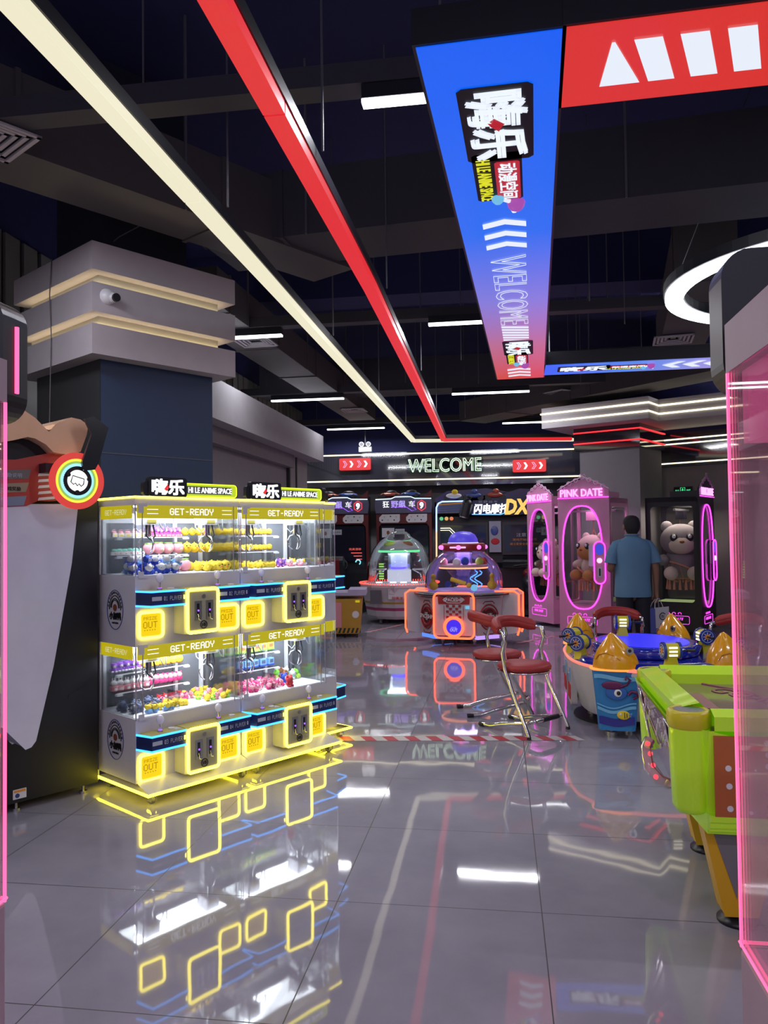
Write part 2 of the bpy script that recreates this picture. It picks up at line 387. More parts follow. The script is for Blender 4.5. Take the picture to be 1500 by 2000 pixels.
# ---- right angled wall with mirrored band
w2 = empty('wall_right_angled', (2.55, 12.93, 0), R(-33.6)); struct(w2)
struct(bx('wall_surface', -.3, 6, .02, .2, 0, 2.46, mat('beige_grey_wall', (.2, .185, .18), .8), w2))
struct(bx('mirror_band', -.3, 6, -.02, .2, 2.46, 2.98, MIRR, w2)); struct(bx('wall_top', -.3, 6, .0, .2, 2.98, 4.9, CEIL, w2))
for z in (2.50, 2.80, 2.87):
    struct(bx('cream_line', -.3, 6, -.04, -.02, z, z + .018, CREAML, w2))
ex = empty('exit_sign', (2.8, 12.72, 2.075), R(-33.6), 'green emergency exit sign on the wall behind the black claw machine', 'exit sign')
bx('sign_case', -.14, .14, -.03, 0, -.06, .06, BLACK, ex)
b = MB(); GR = glow('exit_green', (.1, .9, .35), 1.0)
b.tube([(p[0], -.034, p[1]) for p in ((-.035, -.045), (-.035, .045), (.035, .045), (.035, -.045))], .004, GR, 4)
b.ball((.0, -.034, .025), .01, GR, 6, 4); b.tube([(0, -.034, .015), (-.005, -.034, -.01), (.015, -.034, -.04)], .005, GR, 4); b.tube([(-.005, -.034, -.01), (-.02, -.034, -.035)], .005, GR, 4); b.tube([(-.02, -.034, .008), (.02, -.034, .005)], .004, GR, 4)
b.text('安全', (-.085, -.032, 0), .06, .035, GR); b.text('EXIT', (.09, -.032, 0), .06, .028, GR, bold=.02); b.build('pictogram', ex)
el = empty('emergency_light', (-2.67, 15.55, 3.2), 0, 'white twin-head emergency light hanging above the mirrored band', 'emergency light')
b = MB(); b.box(-.13, .13, 0, .08, -.08, .02, mat('aged_white', (.35, .35, .34), .5)); b.build('housing', el)
for x in (-.07, .07): MB().cyl((x, -.02, .07), .05, .06, PLW, ax='y').cyl((x, -.028, .07), .036, .01, glow('dim_lamp', (.5, .55, .6), .5), ax='y').build('lamp_head', el)
for o in el.children: pass
MB().box(-.01, .01, .03, .05, .02, 1.7, DARK).build('drop_rod', el)

# ---- light strips
def strip(name, pts, w, m, lab, rods):
    a = empty(name, (pts[0][0], pts[0][1], 3.07), 0, lab, 'light strip')
    b = MB(); h = MB(); ox, oy = pts[0]
    for (x0, y0), (x1, y1) in zip(pts, pts[1:]):
        d = Vector((x1 - x0, y1 - y0, 0)); L = d.length; d.normalize(); s_ = Vector((-d.y, d.x, 0)) * (w / 2)
        p0 = Vector((x0 - ox, y0 - oy, 0)); p1 = Vector((x1 - ox, y1 - oy, 0)); g = .012 * d if L > 3 else d * 0
        q = [p0 - s_, p0 + s_, p1 + s_ - g, p1 - s_ - g]
        b.add([tuple(v) for v in q] + [tuple(v + Vector((0, 0, .05))) for v in q], [(0, 1, 2, 3), (7, 6, 5, 4), (0, 4, 5, 1), (1, 5, 6, 2), (2, 6, 7, 3), (3, 7, 4, 0)], m)
        s_ *= 1.16
        q = [p0 - s_, p0 + s_, p1 + s_, p1 - s_]
        h.add([tuple(v + Vector((0, 0, .052))) for v in q] + [tuple(v + Vector((0, 0, .11))) for v in q], [(0, 1, 2, 3), (7, 6, 5, 4), (0, 4, 5, 1), (1, 5, 6, 2), (2, 6, 7, 3), (3, 7, 4, 0)], BLACK)
    b.build('diffuser', a); h.build('housing', a)
    for x, y in rods: MB().tube([(x - ox, y - oy, .1), (x - ox, y - oy, 1.83)], .006, mat('rod_grey', (.12, .12, .14), .5), 5).build('rod', a)
    return a
strip('cream_light_strip', [(-1.45, -1), (-1.45, 3.6), (-1.47, 8.5), (-1.50, 13.75), (1.3, 14.3)], .075, CREAM, 'long cream light strip hanging nearest the banded column, running to the back', [(-1.38, 1.2), (-1.38, 3.9), (-1.4, 6.6), (-1.42, 9.3), (-1.42, 12)])
strip('red_light_strip', [(-.845, -1), (-.835, 2.9), (-.83, 5.1), (-.89, 9.6), (-.965, 13.75), (1.25, 14.15)], .085, REDS, 'long glossy red light strip hanging between the cream strip and the blue sign', [(-.76, 1.7), (-.76, 3.4), (-.76, 5.4), (-.8, 8.2), (-.87, 11)])
# ---- hanging lit sign panels
def sign_mat(name, cols, axis=1, length=5.7):
    m = bpy.data.materials.new(name); m.use_nodes = True; nt = m.node_tree; b = nt.nodes['Principled BSDF']
    tc = nt.nodes.new('ShaderNodeTexCoord'); sp = nt.nodes.new('ShaderNodeSeparateXYZ'); nt.links.new(tc.outputs['Object'], sp.inputs[0])
    mr = nt.nodes.new('ShaderNodeMapRange'); mr.inputs[2].default_value = length; nt.links.new(sp.outputs[axis], mr.inputs[0])
    cr = nt.nodes.new('ShaderNodeValToRGB'); nt.links.new(mr.outputs[0], cr.inputs[0])
    e = cr.color_ramp.elements
    while len(e) < len(cols): e.new(.5)
    for k, (p, c) in enumerate(cols): e[k].position = p; e[k].color = (*c, 1)
    nt.links.new(cr.outputs[0], b.inputs['Emission Color']); b.inputs['Emission Strength'].default_value = .95; b.inputs['Base Color'].default_value = (.02, .02, .02, 1); b.inputs['Roughness'].default_value = .3
    return m
INKB = mat('sign_ink_black', (.004, .003, .02), .5); SW = glow('sign_white', (.80, .86, .96), 1.0); SY = glow('sign_yellow', (.8, .8, .02), .9); SR = glow('sign_dark_red', (.5, .015, .03), .9)
SP = glow('sign_purple', (.42, .08, .45), .9); SB = glow('sign_light_blue', (.18, .55, .85), .9)
def logo(b, o, r, u, L):
    # the shop's logo, length L along r; drawn a little below the sign face
    O = Vector(o); r = Vector(r); u = Vector(u); nn = r.cross(u)
    def quad(x0, x1, y0, y1, m, k, ch=0):
        p = [(x0 + ch, y0), (x1 - ch, y0), (x1, y0 + ch), (x1, y1 - ch), (x1 - ch, y1), (x0 + ch, y1), (x0, y1 - ch), (x0, y0 + ch)]
        vs = [tuple(O + r * a * L + u * c * L + nn * k) for a, c in p]; vs += [tuple(Vector(v) + nn * .002) for v in vs]
        b.add(vs, [tuple(range(8, 16)), (0, 1, 9, 8), (1, 2, 10, 9), (2, 3, 11, 10), (3, 4, 12, 11), (4, 5, 13, 12), (5, 6, 14, 13), (6, 7, 15, 14), (7, 0, 8, 15)], m)
    quad(-.53, .05, -.13, .15, INKB, .002, .02); quad(-.02, .46, -.115, .10, INKB, .002, .015); quad(.06, .45, -.02, .09, SR, .005, .01)
    b.text('嗨乐', O + r * (-.235 * L) + u * (.012 * L) + nn * .006, .53 * L, .235 * L, SW, r, u, .002, .045, 0)
    b.text('动漫空间', O + r * (.255 * L) + u * (.036 * L) + nn * .008, .36 * L, .085 * L, SW, r, u, .002, .02)
    b.text('HI LE ANIME SPACE', O + r * (.24 * L) + u * (-.068 * L) + nn * .006, .42 * L, .062 * L, SY, r, u, .002, .02)
    p = lambda a, c: tuple(O + r * a * L + u * c * L + nn * .006)
    b.tube([p(-.30, -.01), p(-.265, .025), p(-.275, -.015), p(-.235, .015)], .008 * L / .5, SR, 4)
    b.ball(p(.5, .065), .045 * L, SP, 10, 6); b.ball(tuple(Vector(p(.515, .055)) + nn * .03 * L), .016 * L, SW, 8, 4)
    b.tube([p(.44, .0), p(.5, .06)], .012 * L, SW, 6); b.ball(p(.43, -.02), .032 * L, SB, 10, 6)
def lit_sign(name, o, ang, L, w, m, lab):
    a = empty(name, (o[0], o[1], 3.075), ang, lab, 'hanging sign')
    MB().box(0, w, 0, L, 0, .0045, m).build('lit_face', a)
    MB().box(-.012, w + .012, -.012, L + .012, .005, .13, BLACK).build('frame', a)
    b = MB()
    for x, y in ((.05, .3), (w - .05, .3), (.05, L - .3), (w - .05, L - .3)): b.tube([(x, y, .12), (x, y, 1.83)], .005, MATS['rod_grey'], 5)
    b.build('hanging_rods', a)
    return a
BLUE = (.0, .115, .93); MID = (.16, .2, .78); RD = (.66, .05, .045)
sg = lit_sign('gradient_sign', (-.255, 2.578), R(-2.42), 5.80, .478, sign_mat('sign_blue_to_red', [(0, BLUE), (.3, (.0, .15, .9)), (.52, (.22, .2, .72)), (.75, (.5, .14, .28)), (1, RD)]), 'long hanging lit sign fading from blue to red with the shop logo and WELCOME')
b = MB(); logo(b, (.235, .80, 0), (0, 1, 0), (1, 0, 0), 1.0)
b.build('shop_logo', sg)
def flat(b, poly, m, z=-.004): b.add([(x, y, z) for x, y in poly], [tuple(range(len(poly)))], m)
b = MB()
for k in range(3):
    y = 1.50 + k * .158
    flat(b, [(.12, y + .05), (.235, y), (.345, y + .05), (.345, y + .12), (.235, y + .07), (.12, y + .12)], SW)
b.build('chevrons', sg)
outline_text('WELCOME', 'lettering', sg, (.235, 2.82, -.004), 1.54, .21, .0022, SW, r=(0, 1, 0), u=(1, 0, 0))
b = MB()
for k in range(6):
    y = 3.63 + k * .084; flat(b, [(.13, y + .0), (.34, y + .05), (.34, y + .1), (.13, y + .05)] if k < 5 else [(.13, y), (.34, y + .05), (.13, y + .05)], SW)
logo(b, (.235, 4.62, 0), (0, 1, 0), (1, 0, 0), .92)
for k in range(3):
    y = 5.24 + k * .155
    flat(b, [(.12, y + .05), (.235, y), (.345, y + .05), (.345, y + .12), (.235, y + .07), (.12, y + .12)], SW)
b.build('stripes_and_logo', sg)
s2 = lit_sign('red_stripe_sign', (.236, 2.552), R(-2.2), .483, 2.6, sign_mat('sign_red', [(0, (.73, .03, .022)), (1, (.66, .035, .03))], 0), 'red hanging lit sign with slanted white stripes joining the blue sign')
b = MB()
x0 = .13
flat(b, [(x0, .36), (x0 + .02, .1), (x0 + .03, .1), (x0 + .14, .36)], SW)
b.build('stripe', s2)
for k in range(3): b = MB(); x = x0 + .09 + k * .145; flat(b, [(x, .1), (x + .09, .1), (x + .17, .36), (x + .08, .36)], SW); b.build('stripe', s2)
b = MB()
x = x0 + .09 + 3 * .145; flat(b, [(x, .1), (x + .14, .1), (x + .10, .36), (x + .08, .36)], SW); b.build('stripe', s2); b = MB()
for k in range(5): x = .86 + k * .25; b.tube([(p[0], p[1], -.004) for p in ((x, .3), (x + .05, .2), (x + .13, .2), (x + .08, .3))], .003, SW, 4, True)
b.build('outline_marks', s2)
s3 = lit_sign('blue_crossing_sign', (.455, 7.76), R(-.9), .48, 3.4, sign_mat('sign_blue_lilac', [(0, BLUE), (.25, (.1, .25, .85)), (.5, (.35, .3, .75)), (1, (.5, .2, .5))], 0, 3.4), 'far blue hanging lit sign crossing behind the end of the long gradient sign')
b = MB(); logo(b, (.58, .22, 0), (1, 0, 0), (0, -1, 0), .86)
for k in range(4):
    x = 1.12 + k * .19; flat(b, [(x + .12, .08), (x + .2, .08), (x + .1, .22), (x + .2, .36), (x + .12, .36), (x, .22)], SW)
b.build('logo_and_chevrons', s3)
# ---- tube lamps
LW = mat('lamp_body_black', (.01, .012, .02), .5)
LL = [(-.06, 3.655, 'bright tube lamp half hidden beside the near end of the blue sign'), (-2.75, 7.80, 'white tube lamp just right of the banded column head'),
      (-.11, 7.68, 'white tube lamp touching the red end of the gradient sign'), (-2.87, 11.6, 'white tube lamp above the middle of the left bulkhead'),
      (-2.75, 14.98, 'farthest left white tube lamp hanging above the mirrored band'), (.62, 14.9, 'small far white tube lamp left of the cream-lined fascia'), (-.12, 11.6, 'white tube lamp tucked above the far cable tray')]
for x, y, lab in LL:
    a = empty('tube_lamp', (x, y, 3.5), 0, lab, 'ceiling lamp', 'white tube lamps under the cable trays')
    w = .56
    bx('diffuser', -w, w, -.03, .03, 0, .02, LAMPW, a); bx('lamp_housing', -w, w, -.032, .032, .022, .09, LW, a)
# ring lamp
rg = empty('ring_lamp', (2.20, 5.55, 3.07), 0, 'large white ring lamp hanging over the right side of the hall', 'ring lamp')
MB().lathe([(.93, .0), (1.05, .0), (1.05, .03), (.93, .03), (.93, 0)], glow('ring_white', (.9, .93, 1), 4), 64, smooth=False).build('light_ring', rg)
MB().lathe([(.92, .032), (1.06, .032), (1.06, .1), (.92, .1), (.92, .032)], LW, 64, smooth=False).build('ring_frame', rg)
for a_ in (45, 165, 285): MB().tube([(1 * math.cos(R(a_)), 1 * math.sin(R(a_)), .1), (.3 * math.cos(R(a_)), .3 * math.sin(R(a_)), 1.83)], .004, STEEL, 5).build('suspension_wire', rg)
# ---- trays, ducts, vents
TR = mat('tray_grey', (.05, .048, .062), .6); DU = mat('duct_grey', (.085, .08, .085), .6); DU2 = mat('duct_navy_grey', (.05, .05, .065), .7)
for i, (y, x0, x1) in enumerate(((3.62, -3.9, 4), (7.74, -3.9, 6), (11.54, -3.9, 2.9), (14.86, -3.9, 3))):
    a = MB().box(x0, x1, y, y + .02, 3.6, 3.7, TR).box(x0, x1, y + .12, y + .14, 3.6, 3.7, TR).box(x0, x1, y, y + .14, 3.595, 3.6, TR).build('cable_tray')
    tag(a, ['grey cable tray crossing above the nearest tube lamp', 'grey cable tray crossing over the red end of the gradient sign', 'grey cable tray crossing behind the far blue sign', 'farthest cable tray crossing above the mirrored band'][i], 'cable tray')
    for k in range(5): xx = x0 + .4 + k * (x1 - x0 - .8) / 4; MB().tube([(xx, y + .03, 3.69), (xx, y + .03, 4.9)], .006, MATS['rod_grey'], 5).build('hanging_rod', a)
struct(bx('ceiling_beam', -3.9, 6, 12.5, 12.95, 3.75, 4.3, DU2)); struct(bx('ceiling_beam_2', -3.9, 6, 9.2, 9.7, 4.3, 4.9, CEIL))
def duct(x, y, ang, L, w, z0, z1, m, lab, seams=()):
    a = empty('air_duct', (x, y, 0), R(ang), lab, 'air duct')
    bx('duct_body', 0, L, 0, w, z0, z1, m, a)
    for s_ in seams: bx('flange', s_, s_ + .03, -.012, w + .012, z0 - .012, z1 + .012, m, a)
    for k in range(int(L // 2.2)): MB().box(.8 + 2.2 * k, .815 + 2.2 * k, -.01, .005, z0, 4.9, MATS['rod_grey']).build('strap', a)
    return a
duct(-3.65, 2.35, 57, 4.6, .46, 3.6, 4.05, DU, 'large oblique air duct with the nearest white vent above the column', (1.9, 3.3))
duct(-2.55, 6.9, 88, 7.6, .5, 3.6, 3.95, DU, 'long air duct above the cream strip carrying two vents', (.3, 1.8, 3.4, 5))
duct(-2.15, 5.55, -6, 7, .6, 3.62, 4.1, DU2, 'wide dark air duct crossing above the middle of the gradient sign', (.6, 2.4, 4.2))
duct(-.7, 14.0, -48, 6, .6, 3.45, 3.8, DU, 'slanting grey air duct above the far end of the gradient sign', (1.2, 2.6))
duct(2.0, 6.9, 82, 3.2, .5, 3.6, 4.1, DU, 'short air duct with a square vent beside the ring lamp', (.1,))
duct(1.0, 3.0, 35, 4.5, .9, 3.95, 4.6, DU2, 'broad dark duct overhead behind the red stripe sign')
VW = mat('vent_white', (.48, .46, .5), .5)
def vent(x, y, ang, s_, lab):
    a = empty('ceiling_vent', (x, y, 3.585), R(ang), lab, 'air vent', 'white square vents on the ducts')
    b = MB(); 
    for k in range(5):
        h = s_ / 2 * (1 - k * .19); t = s_ * .055; z = -.012 + k * .006
        for q in ((-h, h, -h, -h + t), (-h, h, h - t, h), (-h, -h + t, -h, h), (h - t, h, -h, h)): b.box(q[0], q[1], q[2], q[3], z, z + .012, VW)
    b.build('louvre_frame', a); bx('vent_throat', -s_ / 2 + .02, s_ / 2 - .02, -s_ / 2 + .02, s_ / 2 - .02, .012, .014, BLACK, a)
vent(-2.66, 3.75, 57, .42, 'large white square vent nearest the camera at the left edge')
vent(-2.63, 8.3, 88, .4, 'white vent on the long duct beside the cream strip'); vent(-2.45, 13.2, 88, .4, 'far white vent on the long duct above the bulkhead lamp')
vent(1.93, 9.1, 82, .42, 'white square vent on the short duct beside the ring lamp'); vent(.95, 12.2, -48, .4, 'far white vent on the slanting duct above the red strip end')
# loose hanging rods
for i, (x, y) in enumerate([(.75, 6.6), (1.15, 7.4), (1.5, 8.6), (.9, 9.3), (-.4, 8.6), (-.25, 10), (-1.1, 10.5), (.0, 6.1), (1.05, 10.4), (-.55, 12.9)]):
    a = MB().tube([(x, y, 3.35), (x, y, 4.9)], .005, MATS['rod_grey'], 5).build('threaded_rod')
    tag(a, 'thin grey threaded rod hanging free from the dark ceiling', 'threaded rod', 'loose threaded rods hanging from the ceiling')
# barrier tapes on the floor
TW = mat('tape_white', (.5, .47, .48), .5); TRD = mat('tape_red', (.42, .02, .035), .5)
def tape(p, q, w, lab):
    p = Vector((*p, .002)); q = Vector((*q, .002)); d = q - p; L = d.length; d.normalize(); s_ = Vector((-d.y, d.x, 0)) * w
    b = MB(); t = 0; k = 0
    while t < L:
        e = min(t + .078, L); a_ = p + d * t; c_ = p + d * e; sh = d * .05
        top = [a_, c_, c_ + s_ - sh, a_ + s_ - sh]
        b.add([tuple(v) for v in top], [(0, 1, 2, 3)], (TW, TRD)[k % 2]); k += 1; t = e
    tag(b.build('barrier_tape'), lab, 'tape', 'red and white barrier tapes stuck on the floor')
tape((-1.2, 5.5), (.56, 5.69), .125, 'nearest red and white striped tape on the floor under the front chair')
tape((-1.95, 11.65), (-1.35, 13.2), .08, 'red and white striped tape on the floor in front of the white dome machine')
tape((.25, 10.6), (.78, 11.35), .08, 'red and white striped tape on the floor between the spaceship machine and the pink cabinet')
# ================= double-deck claw machines =================
PIX = glow('door_dark_yellow', (.55, .30, .0), .75)
BEIGE = mat('coin_door_beige', (.36, .35, .24), .4); SIDEY = mat('coin_box_side', (.46, .45, .36), .45)
WIN = mat('inner_white', (.75, .76, .82), .4); LEDW = glow('inside_led', (.85, .92, 1), 4)
BPANE = glass('back_acrylic', (.7, .72, .78), .3, (.5, .52, .58), .8)
TXT = mat('grey_lettering', (.45, .48, .55), .5); CLB = mat('joystick_clear_ball', (.75, .72, .85), .1, 0, spec=.8)
BLU = mat('emblem_blue', (.03, .05, .22), .5)
PXF = {'G': '01110100011000010111100011000101110', 'E': '11111100001000011110100001000011111', 'T': '11111001000010000100001000010000100', '-': '00000000000000001110000000000000000',
 'R': '11110100011000111110101001001010001', 'A': '01110100011000111111100011000110001', 'D': '11110100011000110001100011000111110', 'Y': '10001100011000101010001000010000100',
 'P': '11110100011000111110100001000010000', 'L': '10000100001000010000100001000011111', 'I': '11111001000010000100001000010011111', 'Z': '11111000010001000100010001000011111',
 'O': '01110100011000110001100011000101110', 'U': '10001100011000110001100011000101110', '0': '01110110111001110101110011101101110', '1': '00100011000010000100001000010001110',
 '2': '01110100010000100110010001000011111', '3': '11110000010000101110000010000111110', '4': '00010001100101010010111110001000010', ' ': '0' * 35}
def pixtext(b, t, o, w, h, m, r=(1, 0, 0), u=(0, 0, 1), d=.002):
    O = Vector(o); r = Vector(r); u = Vector(u); nn = r.cross(u) * d; n = len(t) * 6 - 1; px, py = w / n, h / 7
    for i, ch in enumerate(t):
        g = PXF[ch]
        for rr in range(7):
            c = 0
            while c < 5:
                if g[rr * 5 + c] == '1':
                    e = c
                    while e < 5 and g[rr * 5 + e] == '1': e += 1
                    x0 = (i * 6 + c) * px - w / 2; x1 = (i * 6 + e) * px - w / 2; y1 = h / 2 - rr * py; y0 = y1 - py
                    q = [O + r * x0 + u * y0, O + r * x1 + u * y0, O + r * x1 + u * y1, O + r * x0 + u * y1]
                    b.add([tuple(p + nn) for p in q], [(0, 1, 2, 3)], m); c = e
                else: c += 1
def xz(pts, y): return [(p[0], y, p[1]) for p in pts]
def lever(parent, x, y, z, glowm):
    j = MB().cyl((x, y, z), .016, .008, STEEL, 12).cyl((x, y, z + .008), .006, .032, CHROME, 8).build('joystick', parent)
    MB().ball((x, y, z + .066), (.021, .021, .027), CLB, 10, 8).build('ball_grip', j)
    MB().cyl((x, y, z + .006), .011, .006, glowm, 10).build('lit_ring', j)
VIOL = glow('violet_led', (.35, .1, 1), 1.6)
def deck(par, zb, top, labs, D_=.41):
    # zb: z where glass starts; lower panel reaches down to 'bot'
    zt = zb + .329; band = .074; bot = zb - .385 if top else .10
    W_ = .715; slim = D_ < .3
    # glass
    b = MB(); b.box(.004, W_ - .004, .002, .006, zb, zt, GLASS); b.build('front_pane', par)
    for x in (.002, W_ - .006): MB().box(x, x + .004, .03, D_ - .02, zb, zt, GLASS).build('side_pane', par)
    bn = MB().box(.012, W_ - .012, -.001, .001, zt, zt + band, YBAND).build('title_band', par)
    b = MB(); pixtext(b, 'GET-READY', (.37, -.002, zt + band / 2 + .002), .30, .038, LTW)
    for q in (.012, -.012):
        for x in (.075, .585): b.box(x, x + .07, -.0035, -.001, zt + band / 2 + q, zt + band / 2 + q + .003, LTW)
    b.build('lettering', bn)
    bs = MB().box(-.001, .001, .03, D_ - .03, zt, zt + band, YBAND).build('side_band', par)
    b = MB(); D_ > .3 and pixtext(b, 'GET-READY', (-.002, D_ / 2, zt + band / 2), .24, .03, glow('dim_letters', (.8, .8, .45), .8), r=(0, -1, 0)); D_ > .3 and b.build('lettering', bs)
    for z0, z1 in ((zt + .03, zt + band + .01), (zb - .005, zb + .03)):
        MB().box(.018, .05, -.008, .0, z0, z1, CASE).box(.05, .072, -.008, 0, z0 if z0 < zt else z1 - .018, z0 + .012 if z0 < zt else z1, CASE).build('corner_lock', par)
    # inside
    b = MB(); b.box(.008, W_ - .008, .008, D_ - .008, zb - .01, zb + .010, WIN)
    for x in (.012, .495, W_ - .03): b.box(x, x + .02, D_ - .03, D_ - .01, zb, zt + band, WIN)
    b.box(.495, .503, .12, D_ - .02, zb, zb + .0, WIN) if 0 else None
    b.box(.01, W_ - .01, D_ - .012, D_ - .004, zt - .02, zt + band, WIN); b.box(.01, W_ - .01, .01, D_ - .01, zt + band, zt + band + .004, WIN)
    b.build('inner_frame', par)
    MB().box(.01, W_ - .01, D_ - .008, D_ - .005, zb, zt, BPANE).build('back_pane', par)
    b = MB(); b.box(.02, .49, .04, .055, zt + band - .012, zt + band - .002, LEDW); b.box(.52, W_ - .02, .04, .055, zt + band - .012, zt + band - .002, LEDW); b.build('led_bar', par)
    for z in (() if slim else (zb + .112, zb + .219)):
        s_ = MB().box(.02, .495, .235, .395, z, z + .003, GLASS).box(.02, .495, .232, .236, z - .001, z + .005, LTW if 0 else WIN).build('shelf', par)
        MB().box(.015, .05, .225, .25, z - .012, z, WIN).box(.47, .50, .225, .25, z - .012, z, WIN).build('shelf_bracket', s_)
    # acrylic chute boxes
    b = MB(); b.box(.30, .302, .03, .16, zb + .006, zb + .11, GLASS).box(.30, .47, .16, .162, zb + .006, zb + .11, GLASS); b.build('chute_panel', par)
    # claws
    for cxx in (() if slim else (.165, .575)):
        cl = MB().box(cxx - .045, cxx + .045, .10, .2, zt - .035, zt + band - .01, CASE).box(cxx - .028, cxx + .028, .098, .1, zt - .025, zt - .005, OLIVE).build('claw_carriage', par)
        MB().cyl((cxx, .14, zt - .09), .018, .058, CHROME, 12).cyl((cxx, .14, zt - .10), .021, .012, STEEL, 12).build('claw_motor', cl)
        b = MB()
        for a in (30, 150, 270):
            ca, sa = math.cos(R(a)), math.sin(R(a))
            b.tube([(cxx + ca * r_, .14 + sa * r_, zt - .10 + z_) for r_, z_ in ((.012, 0), (.04, -.012), (.056, -.045), (.045, -.082), (.02, -.1))], .0035, CHROME, 6)
        b.build('claw_prongs', cl)
        b = MB(); b.tube([(cxx - .02, .12, zt - .03), (cxx - .028, .11, zt - .1), (cxx, .105, zt - .125), (cxx + .028, .11, zt - .1), (cxx + .02, .12, zt - .03)], .005, BLACK, 6)
        b.tube([(cxx - .09, .15, zt + .03), (cxx - .085, .14, zt - .05), (cxx - .05, .13, zt - .085), (cxx - .01, .14, zt - .06)], .003, WIN, 5)
        b.tube([(cxx + .05, .12, zt), (cxx + .075, .11, zt - .06), (cxx + .095, .11, zt - .07), (cxx + .1, .12, zt)], .0035, TXT, 5)
        b.build('coiled_cable', cl)
    # counters
    for k, poly in enumerate(([(.004, 0), (.03, -.115), (.246, -.115), (.246, 0)], [(.47, 0), (.47, -.115), (.70, -.115), (.713, 0)])):
        co = MB().prism(poly, zb - .158, zb - .08, NAVY).build('counter', par)
        MB().prism([(p[0] + (.006 if p[0] < .3 else -.0), p[1] * .96) for p in poly], zb - .08, zb - .072, OLIVE).build('deck_plate', co)
        P2 = poly[:3] if k == 0 else [poly[1], poly[2], poly[3]]
        for z in (zb - .078, zb - .158): MB().tube([(p[0], p[1] - .003, z) for p in P2], .0058, CYAN, 6).build('cyan_neon', co)
        b = MB(); xx = (.03, .47)[k]
        pixtext(b, '%s PLAYER' % labs[k], (xx + .135, -.116, zb - .118), .115, .024, TXT)
        b.box(xx + .005, xx + .065, -.117, -.115, zb - .128, zb - .106, TXT).box(xx + .205, xx + .213, -.117, -.115, zb - .128, zb - .106, YEL if k == 0 else TXT)
        b.build('player_number', co)
        lever(co, xx + (.09, .04)[k], -.055, zb - .072, VIOL)
        MB().cyl((xx + (.165, .14)[k], -.05, zb - .072), .019, .008, PLW, 14).build('push_button', co)
        MB().box(xx + .17, xx + .21, -.085, -.03, zb - .072, zb - .0705, TXT).build('instruction_label', co) if k == 0 else None
    # coin box
    z1 = zb - .075; z0 = zb - .33
    cb = MB().prism([(.246, 0), (.246, -.10), (.27, -.118), (.45, -.118), (.47, -.10), (.47, 0)], z0, z1, SIDEY).build('coin_box', par)
    MB().prism([(.25, 0), (.25, -.10), (.466, -.10), (.466, 0)], z1, z1 + .006, OLIVE).build('box_lid', cb)
    rr = rrect(.254, .464, z0 + .006, z1 - .004, .022)
    MB().tube(xz(rr, -.124), .0085, YEL, 8, True).build('yellow_neon', cb)
    MB().prism(rrect(.268, .450, z0 + .02, z1 - .018, .004), -.1245, -.119, BEIGE, 'y').build('coin_door', cb)
    for x in (.30, .378):
        c_ = MB().box(x, x + .048, -.129, -.1245, z0 + .075, z0 + .185, STEEL).box(x + .014, x + .03, -.131, -.129, z0 + .09, z0 + .17, BLACK).build('coin_slot', cb)
        MB().ball((x + .022, -.132, z0 + .13), .006, VIOL, 8, 6).tube([(x + .02, -.133, z0 + .11), (x + .02, -.142, z0 + .08), (x + .035, -.138, z0 + .075)], .003, CHROME, 5).build('return_lever', c_)
    b = MB(); b.tube([(.362 + .022 * math.cos(R(a)), -.127, z0 + .047 + .022 * math.sin(R(a))) for a in range(0, 360, 20)], .0028, INK, 5, True)
    b.text('3币', (.362, -.1255, z0 + .047), .03, .022, INK, bold=.02); b.cyl((.362, -.13, z1 - .045), .012, .006, STEEL, 12, 'y'); b.build('price_emblem', cb)
    # prize doors
    for x in (.022, .545):
        dr = MB().prism(rrect(x + .01, x + .137, z0 + .0, z0 + .122, .012), -.004, 0, YELP, 'y').build('prize_door', par)
        MB().tube(xz(rrect(x, x + .147, z0 - .010, z0 + .132, .02), -.009), .0075, YEL, 8, True).build('yellow_neon', dr)
        b = MB(); pixtext(b, 'PRIZE', (x + .068, -.0045, z0 + .098), .085, .018, PIX); pixtext(b, 'OUT', (x + .068, -.0045, z0 + .062), .09, .036, PIX)
        for q in range(5): b.prism([(x + .03 + q * .016, z0 + .035), (x + .038 + q * .016, z0 + .035), (x + .034 + q * .016, z0 + .028)], -.006, -.004, PIX, 'y')
        b.build('lettering', dr)
def emblem(par, z, x=-.0015):
    b = MB(); e = lambda a, s_: (x - .001, .215 + .088 * s_ * math.cos(R(a)), z + .112 * s_ * math.sin(R(a)))
    b.tube([e(a, 1) for a in range(0, 360, 12)], .0022, BLU, 5, True)
    b.tube([e(a, .72) for a in range(0, 181, 15)], .0028, INK, 5)
    for s_ in (.6, .5): b.tube([(x - .001, .215 + .08 * s_ * math.cos(R(a)), z + .01 + .09 * s_ * math.sin(R(a))) for a in range(0, 181, 20)] , .0028, INK, 5)
    b.cyl((x - .003, .215, z + .012), .02, .002, mat('emblem_brown', (.2, .05, .02), .5), 12, 'x'); 
    r, u = (0, -1, 0), (0, 0, 1)
    for i, ch in enumerate('CATCHING-DUCK'):
        a = 168 - i * 13; b.text(ch, (x, .215 - .076 * math.cos(R(a)), z + .098 * math.sin(R(a))), .009, .013, INK, r, u, bold=.03)
    b.text('小加鸭', (x, .215, z - .035), .13, .045, INK, r, u, bold=.05); b.text('CATCHING', (x, .215, z - .075), .07, .010, INK, r, u, bold=.03)
    b.build('round_emblem', par)
def castor(par, x, y):
    c = MB().box(x - .028, x + .028, y - .028, y + .028, .056, .066, CHROME).box(x - .018, x - .013, y - .018, y + .022, .016, .058, CHROME).box(x + .013, x + .018, y - .018, y + .022, .016, .058, CHROME).build('castor', par)
    MB().cyl((x - .010, y + .006, .024), .024, .020, RUBBER, 16, 'x').build('castor_wheel', c)
